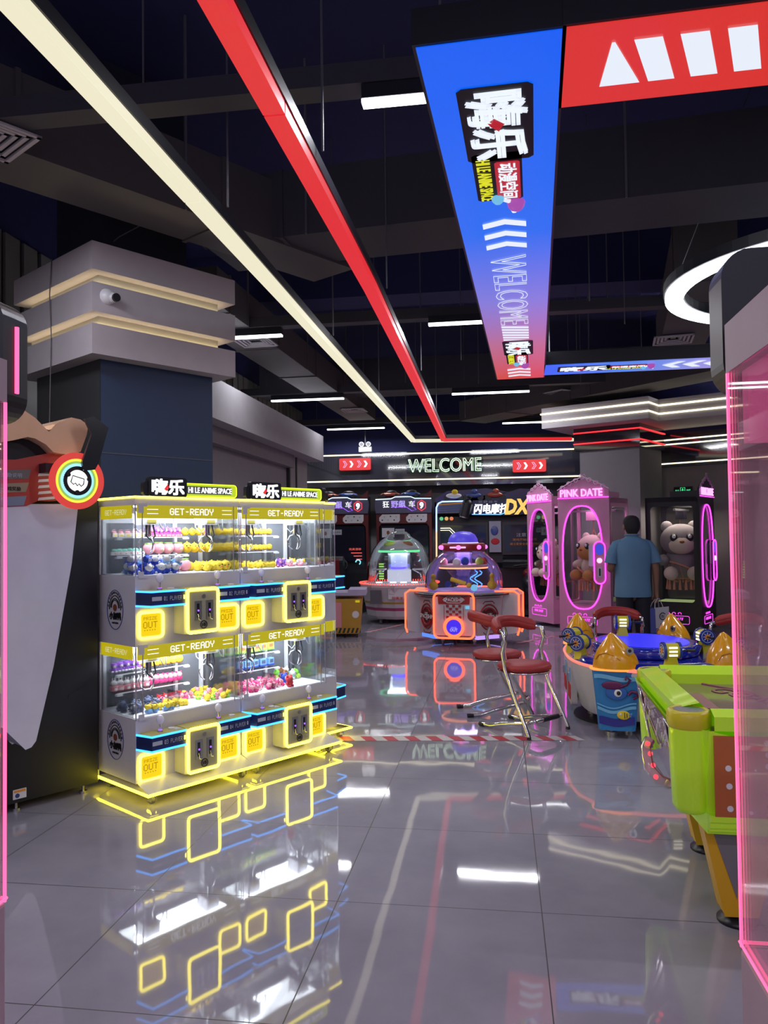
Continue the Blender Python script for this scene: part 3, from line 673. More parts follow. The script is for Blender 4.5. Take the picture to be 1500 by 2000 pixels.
def claw_machine(loc, rz, lab, group, D_=.41):
    t = empty('double_deck_claw_machine', loc, rz, lab, 'claw machine', group)
    W_ = .715
    b = MB(); b.box(0, W_, 0, D_, .10, .452, CASE); b.box(0, W_, 0, D_, .849, 1.24, CASE); b.box(0, W_, 0, D_, 1.637, 1.675, CASE)
    for x in (0, W_ - .012):
        for y in (.0, D_ - .014):
            if y > 0: b.box(x, x + .012, y, y + .014, .44, 1.64, CASE)
    b.build('body', t)
    for x in (.003, .045, W_ - .045, W_ - .003):
        for z0, z1 in ((.445, .85), (1.238, 1.64)): MB().tube([(x, .0, z0), (x, .0, z1)], .0035, CHROME, 6).build('corner_trim', t)
    tn = MB().tube([(.0, D_, 1.682), (-.002, -.003, 1.682), (W_, -.003, 1.682), (W_, D_, 1.682)], .0065, YEL, 6); tn.build('top_neon', t)
    MB().prism([(-.004, D_), (-.004, -.135), (W_ + .004, -.135), (W_ + .004, D_)][::-1], .066, .072, CASE).add([(0, 0, .11), (W_, 0, .11), (W_ + .004, -.135, .072), (-.004, -.135, .072)], [(0, 3, 2, 1)], CASE).build('base_tray', t)
    MB().tube([(-.008, D_, .064), (-.008, -.139, .064), (W_ + .006, -.139, .064), (W_ + .006, D_, .064)], .0075, glow('base_yellow_neon', (1, .82, .02), 14), 8).build('base_neon', t)
    for x in (.05, W_ - .05):
        for y in (-.08, D_ - .04): castor(t, x, y)
    D_ > .3 and (emblem(t, 1.045), emblem(t, .31))
    deck(t, 1.234, True, ('01', '02'), D_); deck(t, .446, False, ('03', '04'), D_)
    return t
def topper(loc, rz, lab):
    s_ = empty('lit_shop_sign', loc, rz, lab, 'sign', 'lit shop signs on top of the double-deck claw machines')
    MB().prism(rrect(.03, .68, .0, .082, .02), -.005, .022, BLACK, 'y').prism(rrect(.06, .31, -.002, .108, .015), -.012, .022, BLACK, 'y').build('sign_body', s_)
    MB().prism(rrect(.27, .665, .008, .074, .02), -.008, -.005, glow('lime_sign', (.62, .8, .02), .85), 'y').prism(rrect(.31, .63, .018, .064, .005), -.0095, -.008, mat('sign_grey', (.1, .1, .1), .5), 'y').tube(xz(rrect(.26, .67, .004, .078, .02), -.006), .004, glow('lime_neon', (.75, .9, .02), 1.5), 6, True).build('lime_panel', s_)
    b = MB(); b.text('嗨乐', (.185, -.0125, .053), .215, .092, LTW, bold=.04); b.text('HI LE ANIME SPACE', (.475, -.0115, .041), .31, .034, LTW, bold=.02)
    b.prism([(.155, .04), (.18, .07), (.175, .05), (.19, .06), (.17, .03)], -.02, -.016, glow('red_bolt', (.9, .02, .02), 1), 'y'); b.build('lettering', s_)
    MB().tube([(.34, .03, -.0), (.34, .03, .03)], .004, STEEL, 5).build('sign_stay', s_)
RZ = R(56); ux = Vector((math.sin(R(34)), math.cos(R(34)), 0)); vx = Vector((-ux.y, ux.x, 0)); D0 = Vector((-2.008, 4.123, 0))
GRP = 'double-deck claw machines with yellow neon trim'
cm1 = claw_machine(D0, RZ, 'nearest double-deck claw machine with strawberry and blue-white plush toys, showing its left side', GRP)
cm2 = claw_machine(D0 + ux * .7215, RZ, 'grey double-deck claw machine with yellow-black bee toys upstairs, beside the nearest one', GRP)
cm3 = claw_machine(D0 + ux * 1.635 + vx * .10, R(146), 'claw machine turned crosswise at the far end of the row, showing its side and counters', GRP, .19)
topper(D0 + ux * .02 + Vector((0, 0, 1.69)), RZ, 'lit shop sign over the nearest double-deck claw machine')
topper(D0 + ux * .735 + Vector((0, 0, 1.69)), RZ, 'lit shop sign over the second double-deck claw machine')
topper(D0 + ux * 1.615 + vx * .12 + Vector((0, 0, 1.69)), R(146), 'lit shop sign seen edge-on above the crosswise claw machine')
# small round locking plate on the wall side of the first machine
tag(MB().prism(rrect(-.02, .02, .04, .1, .008), -.006, 0, PLW, 'y').build('wall_socket', None, D0 + vx * .43 + ux * -.01, RZ), 'small white cable plate at the foot of the nearest claw machine', 'plate')

# ================= prizes =================
PM = lambda n, c, r=.75: mat('plush_' + n, c, r)
YL = PM('yellow', (.75, .55, .03)); PKL = PM('light_pink', (.75, .3, .36)); MGN = PM('magenta', (.65, .04, .2)); GRN = PM('leaf_green', (.2, .6, .05)); WH = PM('white', (.75, .74, .76))
BL = PM('royal_blue', (.02, .06, .45)); LB = PM('light_blue', (.2, .4, .72)); PU = PM('purple', (.2, .06, .42)); GY = PM('grey', (.12, .13, .17)); BRN = PM('brown', (.25, .09, .03)); RDD = PM('red', (.55, .03, .04)); ORG = PM('orange', (.75, .28, .03)); LIM = PM('lime', (.45, .62, .08)); MNT = PM('mint', (.25, .6, .5)); GB = PM('bluegrey', (.08, .1, .2))
def toy(kind, s):
    b = MB(); k = s
    if kind == 'chick':
        b.ball((0, 0, .42 * k), (.42 * k, .4 * k, .42 * k), YL); b.ball((0, -.38 * k, .45 * k), (.12 * k, .1 * k, .07 * k), ORG, 8, 5)
        for x in (-.15, .15): b.ball((x * k, -.36 * k, .58 * k), .05 * k, INK, 6, 5); b.ball((x * 2.7 * k, 0, .4 * k), (.08 * k, .18 * k, .16 * k), YL, 8, 5)
        b.ball((0, 0, .86 * k), (.06 * k, .06 * k, .08 * k), YL, 6, 4)
    elif kind == 'bee':
        b.ball((0, 0, .45 * k), (.44 * k, .4 * k, .4 * k), YL); b.ball((0, .02 * k, .78 * k), (.2 * k, .2 * k, .14 * k), BRN, 8, 5); b.ball((0, -.05 * k, .12 * k), (.3 * k, .3 * k, .1 * k), BRN, 8, 4)
        for x in (-.16, .16): b.ball((x * k, -.36 * k, .5 * k), .05 * k, INK, 6, 5)
    elif kind == 'strawberry':
        b.ball((0, 0, .45 * k), (.48 * k, .44 * k, .45 * k), PKL, 14, 9); b.ball((0, -.36 * k, .35 * k), (.2 * k, .1 * k, .16 * k), PM('cream', (.75, .55, .4)), 8, 5)
        for a in range(5): b.ball((.2 * k * math.cos(a * 1.257), .2 * k * math.sin(a * 1.257), .84 * k), (.18 * k, .12 * k, .05 * k), GRN, 8, 4)
        for x in (-.07, .07): b.ball((x * k, -.45 * k, .38 * k), .025 * k, INK, 5, 4)
    elif kind == 'bunny':
        b.cyl((0, 0, 0), .32 * k, .42 * k, PKL, 12, r2=.38 * k); b.ball((0, 0, .66 * k), (.33 * k, .3 * k, .28 * k), WH)
        for x in (-.13, .13): b.ball((x * k, 0, .98 * k), (.07 * k, .05 * k, .2 * k), WH, 8, 5); b.ball((x * k, -.27 * k, .68 * k), .035 * k, INK, 5, 4)
        b.box(-.14 * k, .14 * k, -.37 * k, -.33 * k, .1 * k, .3 * k, WH)
    elif kind == 'candy':
        b.box(-.36 * k, .36 * k, -.25 * k, .25 * k, 0, .45 * k, WH); b.ball((0, 0, .5 * k), (.34 * k, .24 * k, .2 * k), PKL); b.box(-.2 * k, .2 * k, -.27 * k, -.25 * k, .08 * k, .3 * k, YL)
        b.tube([(-.25 * k, 0, .6 * k), (-.15 * k, 0, .85 * k), (.15 * k, 0, .85 * k), (.25 * k, 0, .6 * k)], .04 * k, PKL, 5)
    elif kind == 'mintbox':
        b.box(-.36 * k, .36 * k, -.25 * k, .25 * k, 0, .4 * k, WH); b.ball((0, 0, .48 * k), (.34 * k, .26 * k, .24 * k), MNT); b.ball((.1 * k, -.26 * k, .2 * k), .1 * k, PKL, 6, 4)
    elif kind == 'tele':
        c1, c2_ = LIM, GY
        b.box(-.4 * k, .4 * k, -.25 * k, .25 * k, .15 * k, .8 * k, LIM); b.box(-.25 * k, .25 * k, -.27 * k, -.25 * k, .28 * k, .66 * k, BRN); b.box(-.42 * k, .42 * k, -.3 * k, .3 * k, 0, .13 * k, GRN)
        b.tube([(-.2 * k, 0, 1.0 * k), (0, 0, .8 * k), (.2 * k, 0, 1.0 * k)], .03 * k, LIM, 5)
    elif kind == 'telb':
        b.box(-.4 * k, .4 * k, -.25 * k, .25 * k, .15 * k, .8 * k, LB); b.box(-.25 * k, .25 * k, -.27 * k, -.25 * k, .28 * k, .66 * k, GB); b.box(-.42 * k, .42 * k, -.3 * k, .3 * k, 0, .13 * k, BL)
        b.tube([(-.2 * k, 0, 1.0 * k), (0, 0, .8 * k), (.2 * k, 0, 1.0 * k)], .03 * k, LB, 5)
    elif kind == 'pinkhood':
        b.ball((0, 0, .3 * k), (.36 * k, .34 * k, .3 * k), MGN); b.ball((0, -.02 * k, .62 * k), (.34 * k, .32 * k, .3 * k), PKL); b.ball((0, -.14 * k, .6 * k), (.25 * k, .22 * k, .22 * k), WH)
        for x in (-.1, .1): b.ball((x * k, -.33 * k, .62 * k), .04 * k, INK, 5, 4); b.ball((x * 2.4 * k, .02 * k, .86 * k), .12 * k, MGN, 8, 5)
    else:   # generic bear-like doll in colours: kind = (body, head, face)
        c1, c2_, c3 = kind
        b.ball((0, 0, .26 * k), (.3 * k, .26 * k, .28 * k), c1); b.ball((0, -.02 * k, .64 * k), (.34 * k, .3 * k, .29 * k), c2_); b.ball((0, -.22 * k, .6 * k), (.2 * k, .12 * k, .17 * k), c3, 8, 6)
        for x in (-1, 1):
            b.ball((x * .25 * k, 0, .88 * k), .11 * k, c2_, 8, 5); b.ball((x * .34 * k, -.06 * k, .3 * k), (.1 * k, .1 * k, .17 * k), c1, 8, 5); b.ball((x * .18 * k, -.2 * k, .1 * k), (.12 * k, .17 * k, .1 * k), c3, 8, 5)
            b.ball((x * .09 * k, -.33 * k, .66 * k), .035 * k, INK, 5, 4)
    return b
PROTO = {}
random.seed(11)
def put(cell, kind, s, x, y, z, name, lab, cat, group, jit=.3, tilt=0):
    key = (kind, s, name)
    if key not in PROTO:
        o = toy(kind, s).build(name); PROTO[key] = o.data
    else:
        o = bpy.data.objects.new(name, PROTO[key]); COL.objects.link(o)
    k = random.uniform(.94, 1.06)
    o.matrix_world = cell.matrix_basis @ Matrix.Translation((x, y, z)) @ Matrix.Rotation(random.uniform(-jit, jit), 4, 'Z') @ Matrix.Rotation(random.uniform(-tilt, tilt), 4, 'X') @ Matrix.Rotation(random.uniform(-tilt, tilt), 4, 'Y') @ Matrix.Scale(k, 4)
    tag(o, lab, cat, group); return o
def row(cell, kind, s, x0, x1, n, y, z, name, lab, cat, group):
    for i in range(n): put(cell, kind, s, x0 + (x1 - x0) * i / max(n - 1, 1), y + random.uniform(-.004, .004), z, name, lab, cat, group)
def heap(cell, kinds, s, x0, x1, y0, y1, nx, ny, z, name, lab, cat, group, layers=1):
    i = 0
    for L_ in range(layers):
        for a in range(nx):
            for c in range(ny):
                if L_ and random.random() < .45: continue
                kd = kinds[i % len(kinds)]; i += 1
                x = x0 + (x1 - x0) * (a + .5 + .25 * (L_ % 2)) / nx + random.uniform(-.006, .006); y = y0 + (y1 - y0) * (c + .5) / ny + random.uniform(-.006, .006)
                put(cell, kd, s, x, y, z + L_ * s * .62, name, lab, cat, group, 3.1, .5)
A, B = 1.244, .456
# machine 1, upper
row(cm1, 'candy', .05, .045, .22, 5, .315, A + .222 - .006, 'toy_house', 'white and pink candy-house toy on the top shelf of the nearest claw machine', 'toy', 'candy-house toys in the nearest machine')
row(cm1, (MGN, PU, PKL), .06, .26, .475, 8, .31, A + .216, 'plush_doll', 'purple and magenta doll in the top shelf row of the nearest claw machine', 'plush toy', 'magenta dolls on the top shelf')
row(cm1, 'mintbox', .055, .045, .22, 6, .315, A + .109, 'toy_house', 'mint and white house toy on the middle shelf of the nearest claw machine', 'toy', 'mint house toys in the nearest machine')
row(cm1, 'strawberry', .082, .27, .475, 4, .31, A + .109, 'strawberry_plush', 'pink strawberry plush with green leaves in a row on the middle shelf', 'plush toy', 'strawberry plush on the shelf')
heap(cm1, [(BL, WH, WH), (BL, BL, WH), (LB, WH, WH)], .07, .03, .31, .04, .22, 6, 3, A, 'plush_doll', 'blue and white plush doll in the heap at the left of the upper window', 'plush toy', 'blue and white plush heap', 2)
heap(cm1, ['strawberry'], .085, .31, .49, .18, .36, 3, 2, A, 'strawberry_plush', 'pink strawberry plush lying on the floor of the upper window', 'plush toy', 'strawberry plush lying below the shelves')
row(cm1, 'chick', .06, .535, .69, 4, .32, A + .219, 'chick_plush', 'yellow chick plush, top row in the right bay of the nearest claw machine', 'plush toy', 'chick plush top row in the nearest machine')
row(cm1, 'chick', .075, .535, .69, 4, .3, A + .112, 'chick_plush', 'yellow chick plush, middle row, right bay of the nearest claw machine', 'plush toy', 'chick plush middle row in the nearest machine')
heap(cm1, ['chick'], .075, .52, .70, .05, .3, 4, 3, A, 'chick_plush', 'yellow chick plush on the floor of the right bay of the nearest claw machine', 'plush toy', 'chick plush on the floor of the nearest machine')
# machine 1, lower
row(cm1, (PU, PU, WH), .06, .04, .2, 5, .31, B + .216, 'plush_doll', 'dark purple doll on the top shelf of the lower window, nearest machine', 'plush toy', 'purple dolls in the lower window')
row(cm1, 'bee', .062, .24, .475, 7, .31, B + .216, 'bee_plush', 'round yellow toy with brown cap on the top shelf of the lower window', 'plush toy', 'round yellow toys in the lower window')
row(cm1, 'bunny', .062, .04, .25, 6, .31, B + .109, 'bunny_figure', 'white bunny figure in a pink cup on the middle shelf of the lower window', 'toy figure', 'bunny figures in pink cups')
row(cm1, 'pinkhood', .06, .285, .475, 7, .31, B + .109, 'hooded_doll', 'white-faced doll in a pink hood on the middle shelf of the lower window', 'toy', 'pink-hooded dolls on the shelf')
heap(cm1, [(GB, GY, WH), (GY, GB, GY)], .06, .025, .25, .10, .3, 6, 3, B, 'plush_doll', 'dark grey and blue doll in rows at the left of the lower window', 'plush toy', 'dark grey dolls in the lower window')
heap(cm1, ['chick', 'bee'], .05, .2, .4, .08, .2, 6, 2, B, 'chick_plush', 'small yellow toy lying mid-floor in the lower window nearest us', 'plush toy', 'small yellow toys lying in the lower window')
heap(cm1, ['pinkhood', (PKL, RDD, WH)], .05, .3, .5, .2, .34, 5, 2, B, 'hooded_doll', 'small pink and red doll heaped on the floor of the lower window', 'toy', 'small pink dolls heaped in the lower window')
heap(cm1, ['chick', (LIM, YL, GRN), (PKL, PKL, WH)], .05, .51, .70, .06, .34, 5, 4, B, 'plush_doll', 'small yellow-green or pink doll in the lower right bay of the nearest claw machine', 'plush toy', 'mixed small dolls in the lower right bay', 1)
heap(cm1, [(LB, YL, WH)], .055, .1, .28, .03, .09, 4, 1, B, 'plush_doll', 'light blue doll with yellow head lying at the front of the lower window', 'plush toy', 'light blue dolls at the front of the lower window')
# machine 2, upper
row(cm2, 'bee', .052, .06, .48, 12, .31, A + .219, 'bee_plush', 'yellow bee toy with brown cap, top shelf of the second claw machine', 'plush toy', 'bee toys on the top shelf of the second machine')
row(cm2, 'bee', .052, .06, .48, 12, .31, A + .112, 'bee_plush', 'yellow bee toy with brown cap, middle shelf of the second claw machine', 'plush toy', 'bee toys on the middle shelf of the second machine')
heap(cm2, ['chick', 'bee', (WH, YL, BRN)], .05, .04, .42, .12, .34, 8, 3, A, 'plush_doll', 'small yellow toy heaped in the upper window of the second machine', 'plush toy', 'small yellow toys heaped in the second machine')
heap(cm2, [(PU, PU, PKL)], .06, .4, .49, .1, .2, 2, 1, A, 'plush_doll', 'purple doll lying at the right of the yellow heap', 'plush toy', 'purple dolls beside the yellow heap')
heap(cm2, [(PKL, WH, PKL), (WH, YL, PKL)], .055, .52, .70, .12, .36, 4, 3, A, 'plush_doll', 'pale pink doll in the upper right bay of the second machine', 'plush toy', 'pale pink dolls in the second machine')
# machine 2, lower
row(cm2, 'tele', .062, .06, .48, 8, .31, B + .219, 'toy_television', 'lime green television-shaped toy on the top shelf of the lower window', 'toy', 'lime television toys')
row(cm2, 'telb', .062, .09, .48, 7, .31, B + .112, 'toy_television', 'light blue television-shaped toy on the middle shelf of the lower window', 'toy', 'blue television toys')
row(cm2, 'chick', .06, .03, .07, 2, .2, B + .112, 'chick_plush', 'yellow chick plush left of the blue television toys', 'plush toy', 'chick plush beside the television toys')
heap(cm2, ['pinkhood', (PKL, MGN, WH), (MGN, PKL, WH)], .052, .02, .44, .06, .32, 9, 4, B, 'plush_doll', 'small pink doll in the big pink heap of the second claw machine', 'plush toy', 'pink dolls heaped in the second machine', 1)
put(cm2, (BL, BL, WH), .08, .46, .14, B, 'plush_doll', 'royal blue doll standing right of the pink heap in the second claw machine', 'plush toy', None)
put(cm2, (RDD, RDD, RDD), .075, .43, .05, B, 'plush_doll', 'red doll lying in front of the royal blue doll in the second claw machine', 'plush toy', None)
heap(cm2, [(ORG, BRN, YL), (LIM, GRN, WH), (MNT, WH, WH)], .075, .52, .70, .18, .38, 3, 2, B, 'plush_doll', 'orange, green or mint doll in the lower right bay of the second machine', 'plush toy', 'bright dolls in the lower right bay of the second machine')
heap(cm3, [(PKL, WH, PKL), (WH, YL, LIM)], .06,   .05, .5, .03, .16, 5, 2, A, 'plush_doll', 'pale doll behind the glass of the crosswise claw machine', 'plush toy', 'pale dolls in the crosswise machine')
# inside light of the decks
for cm_ in (cm1, cm2, cm3):
    for z in (1.62, .833):
        q = cm_.matrix_basis @ Vector((.36, .18 if cm_ is not cm3 else .1, z - .016)); area('deck_light', q, .6, .24, 9 if cm_ is not cm3 else 3.0, (.86, .93, 1), (0, 0, cm_.rotation_euler.z))
# ================= big game cabinet at the left =================
Q = Vector((-2.32, 4.29, 0))
gc = empty('arcade_game_cabinet', Q, R(56), 'tall dark arcade cabinet with a white leaning side leg and orange arch at the left', 'arcade cabinet')
MB().box(-1.35, 0, 0, .75, .05, 1.76, mat('black_cabinet_board', (.010, .010, .015), .4)).build('side_board', gc)
MB().prism([(-.175, .555), (-.095, .575), (-.095, .600), (-.175, .580)], -.002, .001, BLACK, 'y').build('grip_recess', gc)
GW = mat('fibreglass_white', (.68, .68, .80), .22, coat=.5)
leg = [(-.2, 1.643), (-.237, 1.32), (-.338, .776), (-.431, .40), (-.455, .372), (-.486, .365), (-.601, .499), (-.9, .66), (-.9, 1.63), (-.604, 1.635)]
MB().prism(leg, -.17, -.005, GW, 'y').build('leaning_leg', gc, bevel=.03)
OP = mat('orange_fibreglass', (.80, .50, .32), .2, coat=.6)
arch = [(-.572, 2.127), (-.515, 2.12), (-.457, 2.086), (-.386, 2.02), (-.348, 2.065), (-.263, 2.108), (-.211, 2.102), (-.167, 2.076), (-.176, 2.021), (-.211, 1.926), (-.26, 1.908), (-.326, 1.908), (-.36, 1.912), (-.40, 1.95), (-.457, 1.978), (-.496, 1.983), (-.572, 1.959), (-.627, 1.946), (-.9, 1.90), (-.9, 2.13), (-.7, 2.14)]
MB().prism(arch, -.22, .2, OP, 'y').build('orange_arch', gc, bevel=.018)
MB().prism([(-.9, 1.80), (-.28, 1.86), (-.2, 1.93), (-.35, 1.97), (-.6, 2.0), (-.9, 1.98)], -.14, .5, BLACK, 'y').build('dark_canopy', gc)
RP = mat('red_board', (.42, .05, .04), .4)
hd = MB().prism([(-.9, 1.85), (-.537, 1.866), (-.36, 1.913), (-.203, 1.938), (-.203, 1.67), (-.354, 1.655), (-.423, 1.655), (-.482, 1.628), (-.9, 1.60)], -.175, -.01, RP, 'y').build('header_board', gc)
b = MB()
for k in range(3): b.prism([(-.72, 1.80 - k * .07), (-.46 - k * .012, 1.82 - k * .07), (-.475 - k * .012, 1.77 - k * .07), (-.72, 1.755 - k * .07)], -.178, -.174, (mat('grey_print', (.14, .13, .13), .5), mat('tan_print', (.3, .24, .16), .5), mat('blue_print', (.2, .24, .34), .5))[k], 'y')
for k in range(5): b.prism([(-.42, 1.80 - k * .032), (-.33, 1.81 - k * .032), (-.335, 1.795 - k * .032), (-.425, 1.785 - k * .032)], -.178, -.174, WH, 'y')
b.text('奖励说明', (-.56, -.179, 1.785), .10, .022, TXT); b.text('游戏奖励', (-.56, -.179, 1.715), .09, .022, INK); b.build('printed_panels', hd)
arm = [(-.231, 2.096), (-.178, 2.112), (-.093, 2.059), (-.15, 1.865), (-.172, 1.825), (-.235, 1.815), (-.245, 1.86), (-.19, 2.016)]
MB().prism(arm, -.305, -.288, mat('bracket_black', (.022, .024, .03), .2, coat=.5), 'y').build('disc_bracket', gc, bevel=.006)
MB().box(-.42, -.36, -.26, -.178, 1.80, 1.85, BLACK).build('side_bracket', gc)
dc = empty('rainbow_disc', (-.259, -.275, 1.762)); dc.parent = gc
def ring(b, r0, r1, m, y0, y1, n=48):
    v = []
    for r_ in (r0, r1):
        for y in (y0, y1):
            v += [(r_ * math.cos(2 * math.pi * i / n), y, r_ * math.sin(2 * math.pi * i / n)) for i in range(n)]
    f = []
    for i in range(n):
        j = (i + 1) % n; f += [(i, j, 2 * n + j, 2 * n + i), (n + i, 3 * n + i, 3 * n + j, n + j), (2 * n + i, 2 * n + j, 3 * n + j, 3 * n + i), (i, n + i, n + j, j)]
    b.add(v, f, m)
for r0, r1, nm, c_, s_ in ((.118, .152, 'red_ring', (.85, .06, .05), .8), (.105, .118, 'yellow_ring', (1, .8, .05), 1.2), (.093, .105, 'green_ring', (.35, .62, .12), .9), (.078, .093, 'cyan_ring', (.35, .8, 1), 1.2)):
    b = MB(); ring(b, r0, r1, glow(nm + '_glow', c_, s_), -.004, .004); b.build(nm, dc)
b = MB(); ring(b, .058, .078, BLACK, -.010, .006); b.build('black_ring', dc)
b = MB(); b.cyl((0, -.006, 0), .078, .010, glow('disc_white', (.95, .98, 1), 1.4), 40, 'y'); b.build('lit_face', dc)
b = MB(); b.tube([(x * .9, -.0085, z * .9) for x, z in ((-.042, -.008), (-.03, .03), (.04, .012), (.036, -.02), (.022, -.032), (.008, -.018), (-.002, -.03), (-.014, -.014), (-.026, -.022))], .003, INK, 5, True); b.build('face_mark', dc)
for a in (150, 10, 265): MB().cyl((.062 * math.cos(R(a)), -.017, .062 * math.sin(R(a))), .012, .008, BLACK, 12, 'y').build('clamp', dc)
for x in (-.447, -.07): MB().cyl((x, .04, 0), .022, .012, STEEL, 12).cyl((x, .04, .012), .008, .05, STEEL, 8).build('levelling_foot', gc)
MB().box(-.48, -.41, -.004, 0, .07, .12, PLW).box(-.475, -.415, -.006, -.004, .105, .117, ORG).cyl((-.458, -.006, .088), .012, .003, BLU, 10, 'y').build('warning_sticker', gc)

# ================= pink foreground machines =================
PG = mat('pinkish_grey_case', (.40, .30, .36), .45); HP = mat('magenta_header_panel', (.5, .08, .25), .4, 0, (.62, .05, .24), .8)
def rwall(b, x0, x1, y0, y1, z0, z1, m): b.box(x0, x1, y0, y1, z0, z1, m)
def pink_machine(x0, lab, side):
    t = empty('pink_claw_machine', (x0, .40, 0), 0, lab, 'claw machine', 'pink acrylic claw machines beside the camera')
    w, d = .80, .868
    MB().box(0, w, 0, d, .02, .83, PG).build('base_cabinet', t, bevel=.006)
    MB().box(0, w, 0, d, 1.695, 1.77, PG).build('header_block', t)
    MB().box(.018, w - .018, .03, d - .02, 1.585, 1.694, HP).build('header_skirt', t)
    for x, y in ((.002, .002), (w - .002, .002), (.002, d - .002), (w - .002, d - .002)):
        MB().box(x - .0022, x + .0022, y - .0022, y + .0022, .83, 1.695, PINKN).build('neon_edge', t)
    for q in ((.0, .004, .01, d - .01), (w - .004, w, .01, d - .01)): MB().box(q[0], q[1], q[2], q[3], .832, 1.694, PINKG).build('side_pane', t)
    for q in (0, d - .004): MB().box(.01, w - .01, q, q + .004, .832, 1.694, PINKG).build('end_pane', t)
    b = MB(); b.tube([(0, 0, .836), (w, 0, .836), (w, d, .836), (0, d, .836)], .0028, PINKN, 6, True); b.build('ledge_neon', t)
    MB().box(.04, w - .04, .04, d - .04, .83, .85, mat('rose_floor', (.5, .2, .3), .5)).build('play_floor', t)
    for x in (.035, w - .045): MB().box(x, x + .01, .02, d - .02, .852, .87, PLW).build('inner_rail', t)
    MB().box(.05, .075, d - .075, d - .05, .85, 1.58, glass('post', (.9, .85, .88), .25, (.8, .7, .75))).build('corner_channel', t)
    hz = (1.67, 1.892)
    hx = (-.0, w + .0) if side > 0 else (-.0, w - .016)
    pl_ = MB().prism(rrect(hx[0], hx[1], hz[0], hz[1], .045, 7), d + .012, d + .085, BLACK, 'y').build('header_lightbox', t)
    bx('bracket', .2, w - .2, d, d + .013, 1.72, 1.76, BLACK, t)
    for x in ((hx[0] - .001, hx[1] + .001) if side < 0 else ()):
        MB().tube([(x, d + .05, hz[0] + .05), (x, d + .05, hz[1] - .05)], .0045, PINKN, 8).build('edge_neon', pl_)
    MB().box(.52, .62, .06, .09, .86, .94, PLW).box(.53, .61, .055, .06, .87, .93, CASE).build('coin_lock', t)
    return t
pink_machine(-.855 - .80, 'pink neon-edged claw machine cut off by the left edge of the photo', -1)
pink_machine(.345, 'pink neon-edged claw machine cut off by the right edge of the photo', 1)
area('pink_inside', (-1.25, .85, 1.56), .5, .5, 6, (1, .7, .85)); area('pink_inside', (.75, .85, 1.56), .5, .5, 6, (1, .7, .85))

# ================= air hockey table =================
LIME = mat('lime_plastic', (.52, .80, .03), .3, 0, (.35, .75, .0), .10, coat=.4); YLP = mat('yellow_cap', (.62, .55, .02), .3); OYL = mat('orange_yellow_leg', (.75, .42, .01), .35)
ht = empty('air_hockey_table', (.62, 2.97, 0), 0, 'lime green air hockey table with yellow corner caps and orange dotted side', 'air hockey table')
TLX, TLY = 1.9, 1.02
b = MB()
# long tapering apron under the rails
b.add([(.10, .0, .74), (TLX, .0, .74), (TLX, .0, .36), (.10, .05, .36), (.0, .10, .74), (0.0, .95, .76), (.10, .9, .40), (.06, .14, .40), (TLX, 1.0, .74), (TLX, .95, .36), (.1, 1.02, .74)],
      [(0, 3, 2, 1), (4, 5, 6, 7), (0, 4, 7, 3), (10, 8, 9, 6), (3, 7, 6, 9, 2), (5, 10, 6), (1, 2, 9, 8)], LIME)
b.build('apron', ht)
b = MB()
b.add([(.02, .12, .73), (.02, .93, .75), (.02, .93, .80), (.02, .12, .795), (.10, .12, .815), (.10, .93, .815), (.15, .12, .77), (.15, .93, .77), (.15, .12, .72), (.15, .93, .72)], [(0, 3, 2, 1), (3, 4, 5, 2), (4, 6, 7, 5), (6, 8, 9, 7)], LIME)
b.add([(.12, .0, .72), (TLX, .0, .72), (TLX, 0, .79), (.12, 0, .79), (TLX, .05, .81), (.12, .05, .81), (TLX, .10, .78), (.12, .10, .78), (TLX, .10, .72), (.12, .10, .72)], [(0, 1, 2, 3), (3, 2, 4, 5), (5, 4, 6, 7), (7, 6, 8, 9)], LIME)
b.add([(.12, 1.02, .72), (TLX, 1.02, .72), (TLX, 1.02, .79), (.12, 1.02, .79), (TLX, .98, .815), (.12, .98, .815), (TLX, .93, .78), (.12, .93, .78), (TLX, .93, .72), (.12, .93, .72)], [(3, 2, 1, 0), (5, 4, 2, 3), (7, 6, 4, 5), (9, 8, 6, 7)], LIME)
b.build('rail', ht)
pf = MB().box(.13, TLX, .08, .95, .70, .735, mat('play_field', (.20, .13, .10), .12, coat=.3)).build('playing_surface', ht)
b = MB(); b.text('GOAL', (.42, .66, .7365), .34, .11, mat('field_pink', (.32, .1, .14), .3), r=(.55, -.83, 0), u=(.83, .55, 0)); b.box(.15, .24, .4, .7, .735, .7365, MATS['field_pink']); b.tube([(.3, .1, .737), (.45, .3, .737), (.5, .5, .737), (.45, .75, .737), (.3, .93, .737)], .004, MATS['field_pink'], 4); b.build('court_print', pf)
for (x, y, a) in ((.052, .085, 0), (.09, .955, 1)):
    cp = MB().lathe([(.02, .425), (.05, .43), (.064, .455), (.070, .60), (.072, .735), (.072, .74)], LIME, 28, (x, y, 0)).build('corner_shell', ht)
    MB().lathe([(.072, .735), (.078, .745), (.078, .79), (.070, .80), (.056, .80), (.056, .796), (.001, .796)], YLP, 28, (x, y, 0)).build('corner_cap', ht)
    MB().cyl((x, y, .7965), .053, .003, STEEL, 24).build('cap_disc', ht)
ORP = mat('orange_side_art', (.48, .12, .02), .25, coat=.6); sd_ = MB().box(.115, TLX, -.006, 0, .44, .725, ORP).build('side_art_panel', ht)
b = MB(); random.seed(3)
for k in range(60): b.cyl((.13 + random.random() * 1.6, -.0085, .455 + random.random() * .255), random.choice((.004, .007, .011)), .002, WH, 10, 'y')
b.text('T', (.40, -.009, .585), .15, .16, BRN, bold=.05); b.text('T', (.395, -.011, .59), .14, .15, mat('silver_red', (.5, .2, .2), .3), bold=.0); b.build('dots_and_letter', sd_)
